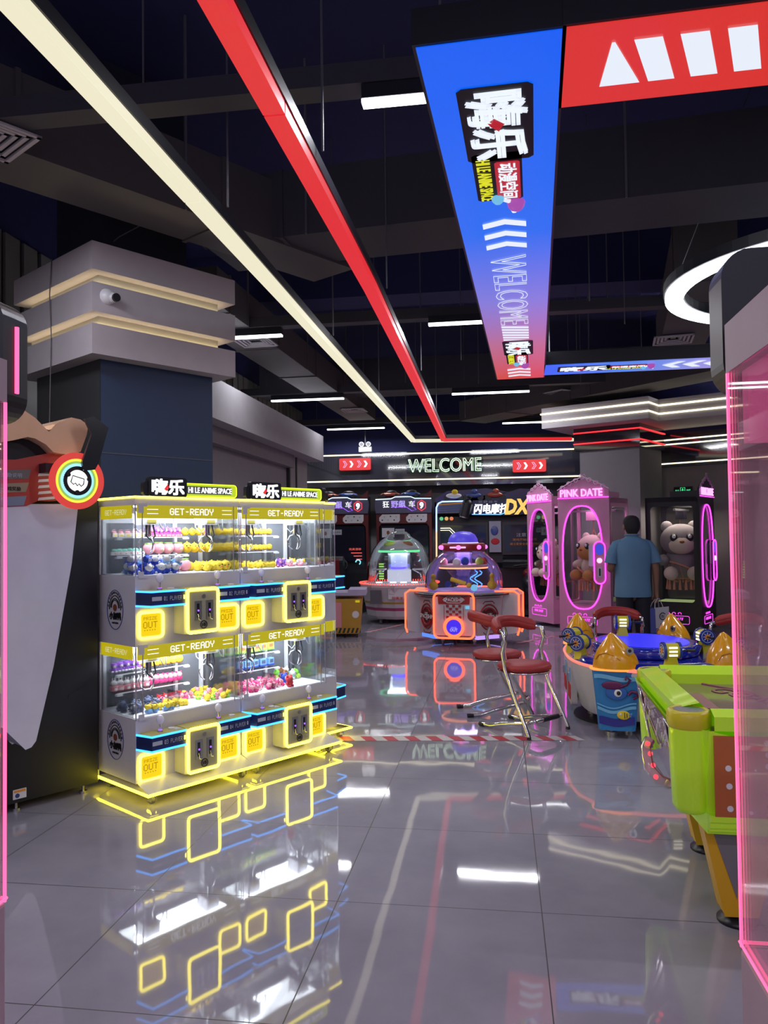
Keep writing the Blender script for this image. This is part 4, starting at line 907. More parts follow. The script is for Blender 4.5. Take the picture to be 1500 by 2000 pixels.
MB().box(.10, TLX, .02, .04, .38, .44, LIME).box(.10, TLX, -.004, .02, .42, .44, LIME).box(.10, TLX, .008, .02, .395, .42, LIME).build('skirt', ht)
EP = mat('end_art_plum', (.22, .03, .08), .15, coat=1); b = MB()
b.add([(-.002, .16, .725), (-.002, .88, .745), (.075, .86, .44), (.045, .2, .42)], [(0, 1, 2, 3)], EP); ea = b.build('end_art_panel', ht)
b = MB()
for k in range(26):
    yy = .25 + random.random() * .5; z_ = .5 + random.random() * .2; x_ = -.006 + (.73 - z_) * .2
    b.box(x_ - .004, x_, yy, yy + .008, z_, z_ + .02, WH)
b.build('white_dashes', ea); b = MB()
b.tube([(.01, .2, .7), (.0, .26, .72), (.045, .28, .45), (.05, .22, .45)], .005, CHROME, 6, True).build('chrome_frame', ea); b = MB(); b.tube([(.0, .8, .73), (.0, .86, .73), (.05, .84, .47), (.045, .79, .47)], .005, CHROME, 6, True)
b.build('chrome_frame', ea)
gl = MB().tube([(-.03, .42, .60), (-.05, .40, .57), (-.045, .36, .50), (-.01, .34, .46), (.03, .36, .44)], .022, glass('clear_tube', (.9, .85, .85), .2, (.8, .6, .6)), 10).build('clear_handle', ht)
b = MB()
for k, (y_, z_) in enumerate(((.41, .585), (.39, .55), (.365, .51), (.345, .47))): b.ball((-.04 + k * .006, y_, z_), .010, glow('red_led', (1, .03, .05), 3), 8, 6)
b.build('red_led', gl)
def hleg(x, y, lx):
    P_ = [(x, .37), (x + .28, .37), (x + .19, .035), (x + .07, .035)]
    l_ = MB().prism(P_, y, y + .10, OYL, 'y').build('leg', ht, bevel=.012)
    MB().prism([(x + .03, .36), (x + .13, .345), (x + .115, .10)], y - .003, y + .0, mat('leg_inset_grey', (.2, .19, .21), .4), 'y').build('inset', l_)
    MB().lathe([(.001, .03), (.03, .03), (.075, .012), (.075, 0), (.001, 0)], BLACK, 24, (x + .13, y + .05, 0)).build('rubber_foot', l_)
hleg(.10, .12, 0); hleg(.16, .80, 0); hleg(1.45, .12, 0); hleg(1.45, .80, 0)

# ================= fishing game =================
fg = empty('fishing_game', (1.12, 6.50, 0), 0, 'round fishing game with orange fish heads, blue water trough and sea creature panels', 'fishing game')
FW = mat('fish_game_white', (.62, .6, .62), .3, coat=.3); FB = mat('trough_blue', (.01, .02, .35), .12, coat=.8); FY = mat('fish_yellow', (.80, .36, .01), .18, coat=.7)
MB().loft([(0, 0, .10, .52, .66), (0, 0, .18, .56, .72), (0, 0, .45, .62, .84), (0, 0, .49, .62, .84)], FW, 48, True, 2.6).build('tub_body', fg)
MB().tube([(.625 * math.copysign(abs(math.cos(R(a))) ** .77, math.cos(R(a))), .845 * math.copysign(abs(math.sin(R(a))) ** .77, math.sin(R(a))), .485) for a in range(0, 360, 6)], .011, glow('salmon_led', (1, .22, .16), 1.1), 6, True).build('rim_light', fg)
MB().loft([(0, 0, .49, .60, .82), (0, 0, .525, .58, .80), (0, 0, .53, .50, .70), (0, 0, .505, .48, .66)], FB, 48, True, 2.6).build('water_trough', fg)
MB().loft([(0, .05, .51, .40, .5), (0, .05, .57, .42, .52), (0, .05, .585, .38, .48)], FB, 40, True).build('pool_rim', fg)
MB().loft([(-.0, .05, .586, .33, .42), (0, .05, .588, .33, .42)], glow('blue_water_glow', (.02, .02, .9), 1.0), 40, True).build('lit_water', fg)
SB1 = mat('sea_blue', (.03, .22, .55), .25, coat=.4); SB2 = mat('sea_light', (.16, .45, .72), .25, coat=.4); SB3 = mat('sea_deep', (.03, .03, .28), .25)
def fish_station(x, y, rz, front):
    e = empty('fish_station', (x, y, 0), rz); e.parent = fg
    MB().loft([(0, .0, .06, .125, .06), (0, 0, .09, .13, .065), (0, 0, .47, .165, .10), (0, 0, .48, .17, .105)], SB1, 24, True, 5).build('picture_panel', e)
    fh = MB().loft([(0, 0, .495, .162, .12), (0, 0, .54, .155, .118), (-.003, 0, .58, .142, .11), (-.008, 0, .62, .118, .095), (-.014, 0, .66, .084, .072), (-.02, 0, .70, .048, .045), (-.026, 0, .728, .022, .022), (-.028, 0, .738, .006, .006)], FY, 28, True, 2.1).build('fish_head', e)
    for s_ in (.10,): 
        MB().cyl((s_ - .005, -.095, .625), .026, .012, STEEL, 16, 'y').cyl((s_ - .005, -.099, .625), .012, .006, BLACK, 12, 'y').build('eye', fh)
    MB().tube([(-.135, -.06, .555), (-.115, -.075, .592), (-.07, -.092, .605), (-.02, -.103, .59), (.03, -.112, .56)], .004, mat('fish_groove', (.5, .2, .01), .3), 6).build('mouth_groove', fh)
    MB().tube([(.178 * math.cos(R(a)), .115 * math.sin(R(a)), .488) for a in range(0, 360, 15)], .008, glow('orange_led', (1, .25, .04), 1.8), 6, True).build('collar_light', e)
    if not front: return
    b = MB()
    def band(z, amp, h, m, k):
        top, bot = [], []
        for i in range(13):
            t_ = i / 12; zz_ = z + amp * math.sin(t_ * 5.5 + k); hw = .118 + (zz_ - .09) * .09
            top.append((-hw + 2 * hw * t_, zz_ + h)); bot.append((-hw + 2 * hw * t_, zz_))
        for i in range(12):
            yy = lambda z_: -.067 - (z_ - .09) * .095
            p = [bot[i], bot[i + 1], top[i + 1], top[i]]
            b.add([(q[0], yy(q[1]) - .002, q[1]) for q in p], [(0, 1, 2, 3)], m)
    band(.42, .012, .03, SB2, 1); band(.20, .02, .022, SB2, 2.5); band(.235, .02, .01, SB2, 2.5); band(.10, .01, .055, SB3, 2)
    b.build('wave_print', e)
    b = MB(); Y = lambda z_: -.073 - (z_ - .09) * .095
    PU2 = mat('print_plum', (.12, .01, .08), .4); 
    b.ball((.0, Y(.33) + .003, .33), (.075, .005, .052), mat('print_blue', (.03, .12, .42), .4), 16, 8); b.ball((-.025, Y(.38) + .003, .382), (.075, .005, .03), PU2, 14, 6)
    b.tube([(.03, Y(.375), .375), (.07, Y(.39), .39), (.095, Y(.42), .425), (.07, Y(.44), .445), (.06, Y(.425), .425)], .009, PU2, 5)
    b.ball((.01, Y(.33) - .001, .33), (.027, .005, .027), WH, 10, 6); b.ball((.014, Y(.33) - .003, .33), (.017, .005, .017), INK, 8, 5)
    b.tube([(.08, Y(.33), .32), (.10, Y(.345), .345), (.13, Y(.34), .34), (.145, Y(.32), .31), (.11, Y(.31), .295)], .011, PU2, 5)
    b.build('blue_fish_print', e); b = MB()
    b.ball((.045, Y(.18) + .002, .175), (.045, .005, .032), YL, 12, 6); b.tube([(.08, Y(.17), .18), (.1, Y(.2), .19), (.09, Y(.16), .165)], .006, LB, 4)
    b.box(.05, .055, Y(.18) - .004, Y(.18), .155, .195, INK); b.box(.065, .07, Y(.18) - .004, Y(.18), .16, .19, INK); b.ball((.025, Y(.18) - .002, .18), (.008, .003, .01), WH, 6, 4)
    b.build('yellow_fish_print', e)
fish_station(-.33, -.70, R(-8), True); fish_station(-.455, .67, R(60), False); fish_station(.34, .64, R(-60), False); fish_station(.44, -.62, R(30), False)
def reel(x, y, z, ang, zb=.50):
    e = empty('fishing_reel', (x - 1.12, y - 6.5, z), R(ang)); e.parent = fg
    MB().cyl((-.045, 0, 0), .052, .09, YLP, 24, 'x').build('drum', e)
    for s_ in (-.06, .045): MB().cyl((s_, 0, 0), .06, .016, mat('reel_blue', (.02, .05, .3), .25), 24, 'x').build('side_disc', e)
    b = MB()
    for s_ in (-1, 1):
        xx = .0625 * s_ if s_ > 0 else -.062
        b.tube([(xx, .045 * math.cos(R(a)), .045 * math.sin(R(a))) for a in range(0, 360, 24)], .002, PLW, 4, True); b.cyl((xx - .001, 0, 0), .02, .002, ORG, 12, 'x')
        for a in range(0, 360, 45): b.tube([(xx, .02 * math.cos(R(a)), .02 * math.sin(R(a))), (xx, .035 * math.cos(R(a)), .035 * math.sin(R(a)))], .003, PLW, 4)
    b.build('disc_print', e)
    for k in (-.026, 0, .026): MB().box(-.028, .028, -.054, -.045, k - .006, k + .006, glow('slot_white', (1, .95, .85), 1.3)).build('lit_slot', e)
    MB().prism([(-.05, zb - z), (.05, zb - z), (.03, -.04), (-.03, -.04)], -.03, .03, YLP, 'y').build('stand', e)
    MB().tube([(.06, 0, 0), (.11, 0, 0)], .006, BLACK, 8).tube([(.11, 0, 0), (.165, 0, 0)], .011, BLACK, 8).build('crank_handle', e)
reel(.549, 6.45, .64, -130); reel(.579, 6.151, .62, -125); reel(.987, 6.818, .70, -175 + 175, .56); reel(1.13, 5.62, .64, 8); reel(1.559, 6.498, .63, -80); reel(1.70, 6.2, .60, -60)
b = MB()
for (yy, k) in ((.28, 0), (-.1, 1)):
    cp = MB().prism(rrect(yy - .14, yy + .14, .12, .43, .03), -.615 + .01, -.56, mat('station_panel', (.5, .48, .5), .3), 'x').build('control_panel', fg)
    MB().box(-.612, -.6, yy - .10, yy + .08, .16, .27, RDD).box(-.612, -.6, yy - .09, yy + .0, .29, .40, SB2).box(-.625, -.6, yy + .03, yy + .05, .28, .34, STEEL).build('printed_card', cp)
for a in (-120, -60, 60, 120, 180): MB().cyl((.42 * math.cos(R(a)), .55 * math.sin(R(a)), .03), .012, .09, STEEL, 8).cyl((.42 * math.cos(R(a)), .55 * math.sin(R(a)), 0), .04, .03, STEEL, 16).build('levelling_foot', fg)
MB().cyl((-.36, -.64, .03), .014, .06, STEEL, 8).cyl((-.36, -.64, 0), .045, .03, STEEL, 16).build('levelling_foot', fg)
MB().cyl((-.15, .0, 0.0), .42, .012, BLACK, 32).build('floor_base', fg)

# ================= chrome chairs =================
def chair(loc, rz, lab, zs=.44, zb=.80):
    t = empty('chrome_chair', loc, rz, lab, 'chair', 'chrome chairs with red round seats')
    MB().lathe([(.001, zs), (.17, zs), (.195, zs + .012), (.20, zs + .03), (.188, zs + .05), (.12, zs + .06), (.001, zs + .062)], RED, 32).build('seat', t)
    MB().lathe([(.001, zs - .012), (.19, zs - .012), (.198, zs), (.17, zs)], CHROME, 32).build('seat_rim', t)
    # back: padded arc on a chrome hoop
    hoop = []
    for k in range(15):
        a = R(100 + 160 * k / 14); hoop.append((.03 + .23 * math.cos(a), .225 * math.sin(a), zb - .02 - .05 * abs(math.sin(a)) ** 3))
    pad = hoop[1:-1]
    b = MB(); pts = pad; rr_ = [.024 if 0 < i < len(pts) - 1 else .014 for i in range(len(pts))]
    b.tube([(p[0] - .002, p[1], p[2] + .012) for p in pts], [r_ * 1.5 for r_ in rr_], RED, 10).tube([(p[0], p[1], p[2] - .008) for p in pts], [r_ * 1.5 for r_ in rr_], RED, 10); b.build('backrest', t)
    for s_ in (1, -1):
        h = hoop if s_ > 0 else hoop[::-1]
        e0 = h[0]
        MB().tube([h[3], h[1], e0, (e0[0] + .02, s_ * .225, zb - .14), (-.02, s_ * .222, zs + .14), (.0, s_ * .215, zs + .02), (.07, s_ * .215, zs - .14), (.21, s_ * .225, .03), (.217, s_ * .225, .008)], .0155, CHROME, 10).build('leg', t)
        MB().cyl((.216, s_ * .225, 0), .016, .02, BLACK, 10).build('rubber_tip', t)
        MB().tube([(-.27, s_ * .17, .02), (-.19, s_ * .17, .02), (-.08, s_ * .17, .05), (.18, s_ * .165, .10), (.21, s_ * .14, .115)], .0155, CHROME, 10).build('skid', t)
        MB().cyl((-.30, s_ * .17, .018), .017, .05, BLACK, 10, 'x').build('rubber_tip', t)
    MB().tube([(.21, -.14, .115), (.23, -.1, .12), (.23, .1, .12), (.21, .14, .115)], .0155, CHROME, 10).build('foot_bar', t)
    MB().tube([(.23, -.09, .12), (.23, .09, .12)], .018, BLACK, 12).build('foot_grip', t)
    return t
chair((.155, 5.98, 0), R(-41), 'chrome chair with round red seat nearest the camera, standing over the striped tape')
chair((-.05, 6.55, 0), R(17), 'chrome chair with round red seat just behind the nearest chair')
chair((1.09, 7.75, 0), R(-84), 'chair with curved red back behind the fishing game, before the pink cabinet', .40, .70)
chair((1.98, 7.2, 0), R(-135), 'chair with red back at the far right behind the fishing game', .40, .70)
# ================= pink and black basket claw cabinets =================
def oval(cx_, cz, rx, rz_, n=40, p=2.6):
    return [(cx_ + rx * math.copysign(abs(math.cos(2 * math.pi * i / n)) ** (2 / p), math.cos(2 * math.pi * i / n)), cz + rz_ * math.copysign(abs(math.sin(2 * math.pi * i / n)) ** (2 / p), math.sin(2 * math.pi * i / n))) for i in range(n)]
def holed(b, x0, x1, z0, z1, hole, y0, y1, m):
    cx_ = sum(p[0] for p in hole) / len(hole); cz = sum(p[1] for p in hole) / len(hole); out = []
    for p in hole:
        dx, dz = p[0] - cx_, p[1] - cz; t = min(((x1 - cx_) if dx > 0 else (x0 - cx_)) / dx if abs(dx) > 1e-6 else 1e9, ((z1 - cz) if dz > 0 else (z0 - cz)) / dz if abs(dz) > 1e-6 else 1e9)
        out.append((cx_ + dx * t, cz + dz * t))
    for c in ((x0, z0), (x1, z0), (x1, z1), (x0, z1)):   # pull the nearest outline point to each corner
        i = min(range(len(out)), key=lambda k: (out[k][0] - c[0]) ** 2 + (out[k][1] - c[1]) ** 2); out[i] = c
    n = len(hole); v = [(p[0], y0, p[1]) for p in out + hole] + [(p[0], y1, p[1]) for p in out + hole]; f = []
    for i in range(n):
        j = (i + 1) % n; f += [(i, j, n + j, n + i), (2 * n + i, 3 * n + i, 3 * n + j, 2 * n + j), (i, 2 * n + i, 2 * n + j, j), (n + i, n + j, 3 * n + j, 3 * n + i)]
    b.add(v, f, m)
PKC = mat('dusty_pink_case', (.60, .26, .44), .4); PKI = mat('pink_inner', (.5, .25, .38), .5); ROSE = mat('rose_basket', (.6, .25, .16), .5)
PLG = mat('plush_grey_big', (.24, .21, .23), .9); PLB = mat('plush_big_cream', (.6, .5, .42), .9); PLO = mat('plush_tan', (.5, .25, .08), .9)
def date_machine(loc, rz, lab, m, word, toyk, plug, d=.75):
    t = empty('basket_claw_cabinet', loc, rz, lab, 'claw machine', 'tall oval-window claw cabinets with magenta neon')
    w, h = .75, 1.93
    b = MB(); b.box(0, w, .03, d, .06, .42, m); b.box(0, w, .03, d, 1.86, h, m)
    for x, y in ((0, .02), (w - .03, .02), (0, d - .03), (w - .03, d - .03)): b.box(x, x + .03, y, y + .03, .4, 1.88, m)
    b.build('case', t)
    fp = MB(); ov = oval(w / 2 - .02, 1.10, .29, .72); holed(fp, 0, w, .06, h, ov, 0, .03, m); fp.build('front_panel', t)
    MB().tube(xz(ov, -.004), .011, MAG, 6, True).build('oval_neon', t)
    MB().prism(ov, .012, .016, GLASS, 'y').build('oval_pane', t)
    for x0_ in (0, w - .02) if d > .5 else ():
        rr_ = rrect(.09, d - .07, .46, 1.80, .05)
        sb = MB(); holed(sb, .03, d, .42, h, rr_, 0, .02, m)
        sb.v = [(x0_ + y, x, z) for x, y, z in sb.v]; sb.build('side_panel', t)
        MB().box(x0_ + .008, x0_ + .012, .08, d - .06, .44, 1.82, GLASS).build('side_pane', t)
    # header with text and scrolls
    hd_ = MB().prism([(0, h), (w, h), (w, h + .10), (w * .72, h + .22), (w * .55, h + .26), (w * .45, h + .26), (w * .28, h + .22), (0, h + .10)], 0, .03, m, 'y').prism([(0, h), (w, h), (w, h + .08), (0, h + .08)], .03, d * .53, m, 'y').build('arched_header', t)
    MB().text(word, (w / 2 - .02, -.012, h + .075), .62, .105, glow('pink_letters', (1, .30, .95), 2.0), d=.012, bold=.02).build('neon_word', hd_)
    MB().tube([(0, -.008, h + .005), (w, -.008, h + .005)], .007, MAG, 6).build('header_neon', hd_)
    sc = MB(); SCM = mat('scroll_' + m.name, (.75, .45, .65) if m is PKC else (.45, .22, .42), .3)
    for k in range(7):
        x = .08 + k * (w - .16) / 6; hz_ = h + .12 + .13 * (1 - abs(k - 3) / 3) ** .8
        for s_ in (-1, 1):
            sc.tube([(x + s_ * (.038 - .026 * q / 10) * math.cos(R(36 * q)), -.006, hz_ + (.038 - .026 * q / 10) * math.sin(R(36 * q)) + .03) for q in range(11)], .0065, SCM, 5)
    sc.tube([(.0, -.006, h + .12), (.2, -.006, h + .23), (w / 2, -.006, h + .30), (w - .2, -.006, h + .23), (w, -.006, h + .12)], .009, SCM, 5)
    sc.tube([(w / 2 - .05, -.006, h + .30), (w / 2 - .03, -.006, h + .335), (w / 2, -.006, h + .31), (w / 2 + .03, -.006, h + .335), (w / 2 + .05, -.006, h + .30)], .006, SCM, 5)
    sc.build('crown_scrolls', hd_)
    # control pod
    st = rrect(w - .215, w - .055, .74, 1.32, .078, 8); cp = MB().prism(st, -.03, 0, m, 'y').build('control_pod', t)
    MB().tube(xz(st, -.034), .010, MAG, 6, True).build('pod_neon', cp)
    MB().prism(rrect(w - .19, w - .08, 1.14, 1.29, .05, 6), -.033, -.03, glow('pod_screen', (.05, .08, .8), .8), 'y').build('screen', cp)
    MB().cyl((w - .135, -.05, 1.06), .035, .02, glow('pod_button', (1, .45, .8), 1.8), 16, 'y').build('button', cp)
    MB().box(w - .165, w - .105, -.034, -.03, .83, .97, TXT).box(w - .145, w - .125, -.04, -.034, .85, .95, BLACK).build('coin_slot', cp)
    MB().prism(rrect(w - .30, w - .235, .98, 1.27, .01), -.012, -.002, TXT, 'y').build('notice_strip', t)
    mk = MB()
    for x in (.22, .30, .38):
        mk.tube([(x + .022 * math.cos(R(a)), -.003, .30 + .018 * math.sin(R(a))) for a in range(-30, 240, 30)], .003, MAG, 4)
    mk.text(word, (.32, -.002, .23), .26, .035, MAG, shear=.3); mk.tube(xz(rrect(.12, .55, .16, .27, .02), -.002), .0025, MAG, 4, True); mk.build('base_emblem', t)
    side = MB(); 
    for y in (.30, .38, .46): d > .5 and side.tube([(-.003, y + .022 * math.cos(R(a)), .30 + .018 * math.sin(R(a))) for a in range(-30, 240, 30)], .003, MAG, 4)
    d > .5 and side.text(word, (-.002, .38, .23), .26, .035, MAG, r=(0, -1, 0), shear=.3); d > .5 and side.tube([(-.003, p[0], p[1]) for p in rrect(.17, .60, .16, .27, .02)], .0025, MAG, 4, True); d > .5 and side.build('side_emblem', t)
    # inside: ceiling light, gantry, basket hanging from ropes
    MB().box(.1, w - .1, .1, d - .1, 1.84, 1.855, glow('cabinet_light_' + m.name, (.9, .35, .8) if m is PKC else (.75, .8, .55), .8)).build('ceiling_panel', t)
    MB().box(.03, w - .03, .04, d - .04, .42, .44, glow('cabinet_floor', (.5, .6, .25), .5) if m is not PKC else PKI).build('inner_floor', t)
    MB().box(.03, w - .03, d * .45, d * .45 + .03, 1.74, 1.77, STEEL).box(w / 2 - .08, w / 2 + .08, d * .4, d * .55, 1.62, 1.74, m).build('gantry', t)
    bk = MB(); cxx, cyy = w / 2, d / 2; kd = min(1, d / .6)
    bk.tube([(cxx + .24 * math.cos(R(a)), cyy + .22 * kd * math.sin(R(a)), .92 - .10 * math.cos(R(a + 40))) for a in range(0, 360, 18)], .013, ROSE, 6, True)
    for a in range(0, 360, 24):
        z0_ = .92 - .10 * math.cos(R(a + 40)); bk.tube([(cxx + .24 * math.cos(R(a)), cyy + .22 * kd * math.sin(R(a)), z0_), (cxx + .2 * math.cos(R(a + 14)), cyy + .18 * kd * math.sin(R(a + 14)), .78), (cxx + .08 * math.cos(R(a + 20)), cyy + .08 * math.sin(R(a + 20)), .72)], .005, ROSE, 4)
        bk.tube([(cxx + .21 * math.cos(R(a)), cyy + .19 * kd * math.sin(R(a)), .76), (cxx + .215 * math.cos(R(a)), cyy + .195 * kd * math.sin(R(a)), .62)], [.008, .022], ROSE, 6)
    bk.tube([(cxx + .21 * math.cos(R(a)), cyy + .19 * kd * math.sin(R(a)), .78) for a in range(0, 360, 18)], .006, ROSE, 5, True)
    for a in (20, 160, 270): bk.tube([(cxx + .23 * math.cos(R(a)), cyy + .21 * kd * math.sin(R(a)), .92), (cxx, cyy, 1.50), (cxx, cyy, 1.64)], .006, ROSE, 5)
    bk.build('hanging_basket', t)
    # the prize in the basket
    b = MB(); c1, c2_ = toyk
    b.ball((0, 0, .16), (.17, .15, .16), c1, 20, 14); b.ball((0, -.03, .40), (.20, .17, .17), c1, 24, 16); b.ball((0, -.13, .36), (.13, .09, .10), c2_, 18, 12)
    for s_ in (-1, 1):
        b.ball((s_ * .13, 0, .54), (.06, .04, .06), c1, 12, 8); b.ball((s_ * .075, -.185, .43), (.038, .02, .042), INK, 12, 8); b.ball((s_ * .075, -.203, .44), (.018, .01, .02), WH, 8, 6)
        b.ball((s_ * .17, -.08, .20), (.06, .11, .06), c1, 12, 8); b.ball((s_ * .11, -.2, .07), (.07, .08, .07), c2_, 14, 10)
    b.ball((0, -.215, .385), (.025, .015, .016), BRN, 8, 6)
    p = b.build('giant_plush', None); mt = Matrix.Translation(Vector(loc)) @ Matrix.Rotation(rz, 4, 'Z') @ Matrix.Translation((w / 2, d / 2, .76)) @ Matrix.Rotation(R(plug[1]), 4, 'Z') @ Matrix.Scale(plug[2] if len(plug) > 2 else 1.0, 4); p.matrix_world = mt
    tag(p, plug[0], 'plush toy')
    return t
BKC = mat('glossy_black_case', (.012, .01, .02), .3)
dm = Vector((1.47, 11.14, 0)); dirx = Vector((.884, -.468, 0))
date_machine(tuple(dm - dirx * .75), R(-27.9), 'tall pink claw cabinet reading PINK DATE beside the grey column', PKC, 'PINK DATE', (PLB, PLO), ('big cream and tan plush in the basket of the PINK DATE cabinet facing us', -25, 1.15))
date_machine((.42, 12.95, 0), R(-62), 'tall pink claw cabinet half hidden behind the PINK DATE cabinet and turned away', PKC, 'PINK DATE', (PLB, PLB), ('big pale plush in the half hidden pink cabinet', 0), .38)
date_machine((2.708, 11.36, 0), R(62), 'tall black claw cabinet with a big grey plush, right of the man', BKC, 'PINK DATE', (PLG, PLB), ('giant grey bear plush with big round eyes in a net basket, right of the man', -70, 1.4))
area('cabinet_inside', (1.35, 11.6, 1.83), .4, .4, 5, (1, .6, .9)); area('cabinet_inside', (2.55, 11.85, 1.83), .4, .4, 9, (1, .85, .7)); area('cabinet_inside', (.78, 12.7, 1.83), .3, .3, 4, (1, .6, .9))

# ================= racing cabinets at the back =================
CARB = mat('model_car_blue', (.04, .08, .3), .25, coat=.5); CARR = mat('model_car_red', (.35, .06, .03), .25, coat=.5); DRED = mat('dark_red_frame', (.12, .008, .012), .35)
CYL = glow('cyan_white_line', (.7, .95, 1), 1.6)
def racing(x, y, lab):
    t = empty('racing_arcade_cabinet', (x, y, 0), 0, lab, 'racing game', 'racing arcade cabinets at the back wall'); w = 1.07
    MB().prism([(.55, 0), (.0, .0), (.0, .72), (.22, .78), (.28, 1.85), (.12, 1.95), (.12, 2.2), (.55, 2.2)], .03, w - .03, BLACK, 'x').build('cabinet_body', t)
    mq = MB().prism([(.0, 1.86), (w, 1.86), (w + .02, 2.02), (w, 2.14), (.70, 2.16), (.62, 2.20), (.42, 2.20), (.34, 2.16), (0, 2.14), (-.02, 2.02)], .02, .10, mat('marquee_grey', (.12, .12, .20), .25), 'y').build('marquee', t)
    b = MB(); b.tube([(0, .012, 2.125), (.30, .012, 2.135), (.38, .012, 2.17), (.68, .012, 2.17), (.76, .012, 2.135), (w, .012, 2.13)], .008, CYL, 5)
    b.tube([(.30, .012, 2.09), (.34, .012, 2.04), (.32, .012, 1.98), (.60, .012, 1.97), (.70, .012, 1.9), (.78, .012, 1.92), (.70, .012, 2.0), (.76, .012, 2.1)], .005, VIOL, 5)
    b.build('edge_neon', mq)
    b = MB(); b.text('狂', (.20, .012, 2.03), .12, .12, LTW, bold=.01); b.text('野飙', (.44, .012, 2.03), .28, .14, glow('lilac_letters', (.45, .35, .9), 1.0), bold=.02); b.text('车', (.70, .012, 2.03), .12, .12, LTW, bold=.0); b.text('9', (.885, .005, 2.0), .08, .13, LTW, bold=.05)
    b.tube([(.885 + .085 * math.cos(R(a)), .01, 2.0 + .10 * math.sin(R(a))) for a in (30, 90, 150, 210, 270, 330)], .008, glow('red_shield', (1, .05, .08), 1.3), 5, True); b.build('title', mq)
    for xx, m_ in ((.27, CARR), (.66, CARB)):
        c = MB().loft([(xx - .2, .12, 2.22, .01, .01), (xx - .17, .12, 2.24, .02, .10), (xx - .05, .12, 2.27, .03, .11)], m_, 12) if 0 else MB().ball((xx, .16, 2.22), (.20, .12, .05), m_, 20, 10).ball((xx + .02, .16, 2.26), (.11, .09, .05), GLASSD if 0 else BLACK, 16, 8).cyl((xx - .12, .06, 2.2), .04, .02, BLACK, 12, 'y').cyl((xx + .12, .06, 2.2), .04, .02, BLACK, 12, 'y')
        c.build('model_car', t)
    b = MB(); b.add([(w - .16, .05, 2.15), (w, .05, 2.30), (w, .12, 2.30), (w - .16, .12, 2.15), (w, .05, 2.15), (w, .12, 2.15)], [(0, 4, 1), (3, 2, 5), (0, 1, 2, 3), (4, 5, 2, 1)], DRED); b.build('spoiler_fin', t)
    for x0_ in (.06, .58):
        sp_ = MB().prism([(x0_, 1.72), (x0_ + .04, 1.68), (x0_ + .37, 1.68), (x0_ + .40, 1.72), (x0_ + .40, 1.84), (x0_ + .06, 1.84), (x0_, 1.78)], .06, .12, WH, 'y').build('speaker_panel', t)
        b = MB()
        for k, (px_, pz_) in enumerate(((.06, .05), (.17, .05), (.29, .05), (.10, .11), (.22, .12), (.33, .11))): b.cyl((x0_ + px_, .055, 1.68 + pz_), .014, .006, TXT if k % 2 else INK, 8, 'y')
        b.build('printed_logos', sp_)
    MB().prism([(.0, .7), (.04, .7), (.05, 1.6), (.10, 1.66), (w - .10, 1.66), (w - .05, 1.6), (w - .04, .7), (w, .7), (w, 1.86), (0, 1.86)], .08, .16, DRED, 'y').build('side_frame', t)
    sc_ = MB().box(.08, w - .08, .14, .17, .95, 1.62, mat('screen_dark', (.015, .015, .03), .08)).build('screen', t)
    b = MB(); b.box(.10, .34, .132, .139, 1.40, 1.58, PLW).box(.36, .54, .132, .139, 1.46, 1.56, TXT).text('LLER', (.45, .13, 1.51), .14, .02, INK).ball((.22, .132, 1.49), (.03, .004, .04), BRN, 10, 6); b.build('stickers', sc_)
    st = MB().prism([(-.75, .12), (-.25, .12), (-.2, .42), (-.62, .46), (-.78, 1.05), (-.90, 1.08), (-.95, 1.0), (-.85, .40)], .30, .77, BLACK, 'x').build('seat', t, bevel=.03)
    MB().prism([(-.91, .5), (-.87, .48), (-.83, 1.02), (-.905, 1.06), (-.955, 1.0)], .36, .71, DRED, 'x').text('9', (.535, -.962, .88), .10, .14, PLW).build('seat_back_print', st)
    MB().tube([(.535 + .14 * math.cos(R(a)), -.05 + .03 * math.sin(R(a)), .88 + .12 * math.sin(R(a))) for a in range(0, 360, 24)], .016, BLACK, 8, True).tube([(.535, -.05, .88), (.535, .12, .86)], .02, BLACK, 8).build('steering_wheel', t)
    b = MB()
    for k in range(7): b.box(.10, .19, -.30, -.29, .62 + k * .045, .645 + k * .045, glow('green_bar', (.4, .9, .15), 1.0))
    b.build('green_light_bars', t)
    MB().prism([(.0, .0), (-1.0, 0), (-1.0, .12), (0, .2)], .05, w - .05, BLACK, 'x').build('floor_plate', t)
    b = MB(); b.text('完美漂移', (.80, .125, 1.18), .24, .045, glow('red_screen_text', (.9, .12, .1), 1)); 
    for k in range(3): b.box(.72 + k * .05, .93, .13, .139, 1.10 - k * .06, 1.115 - k * .06, MATS['red_screen_text'])
    b.tube([(.86 + .045 * math.cos(R(a)), .1, .93 + .045 * math.sin(R(a))) for a in range(-60, 200, 20)], .012, glow('teal_arc', (.25, .8, .9), 1.2), 6); b.build('screen_graphics', sc_)
    return t
racing(-2.37, 14.9, 'racing cabinet with a car title sign behind the white dome machine')
racing(-3.58, 14.8, 'racing cabinet partly hidden behind the double-deck claw machines')

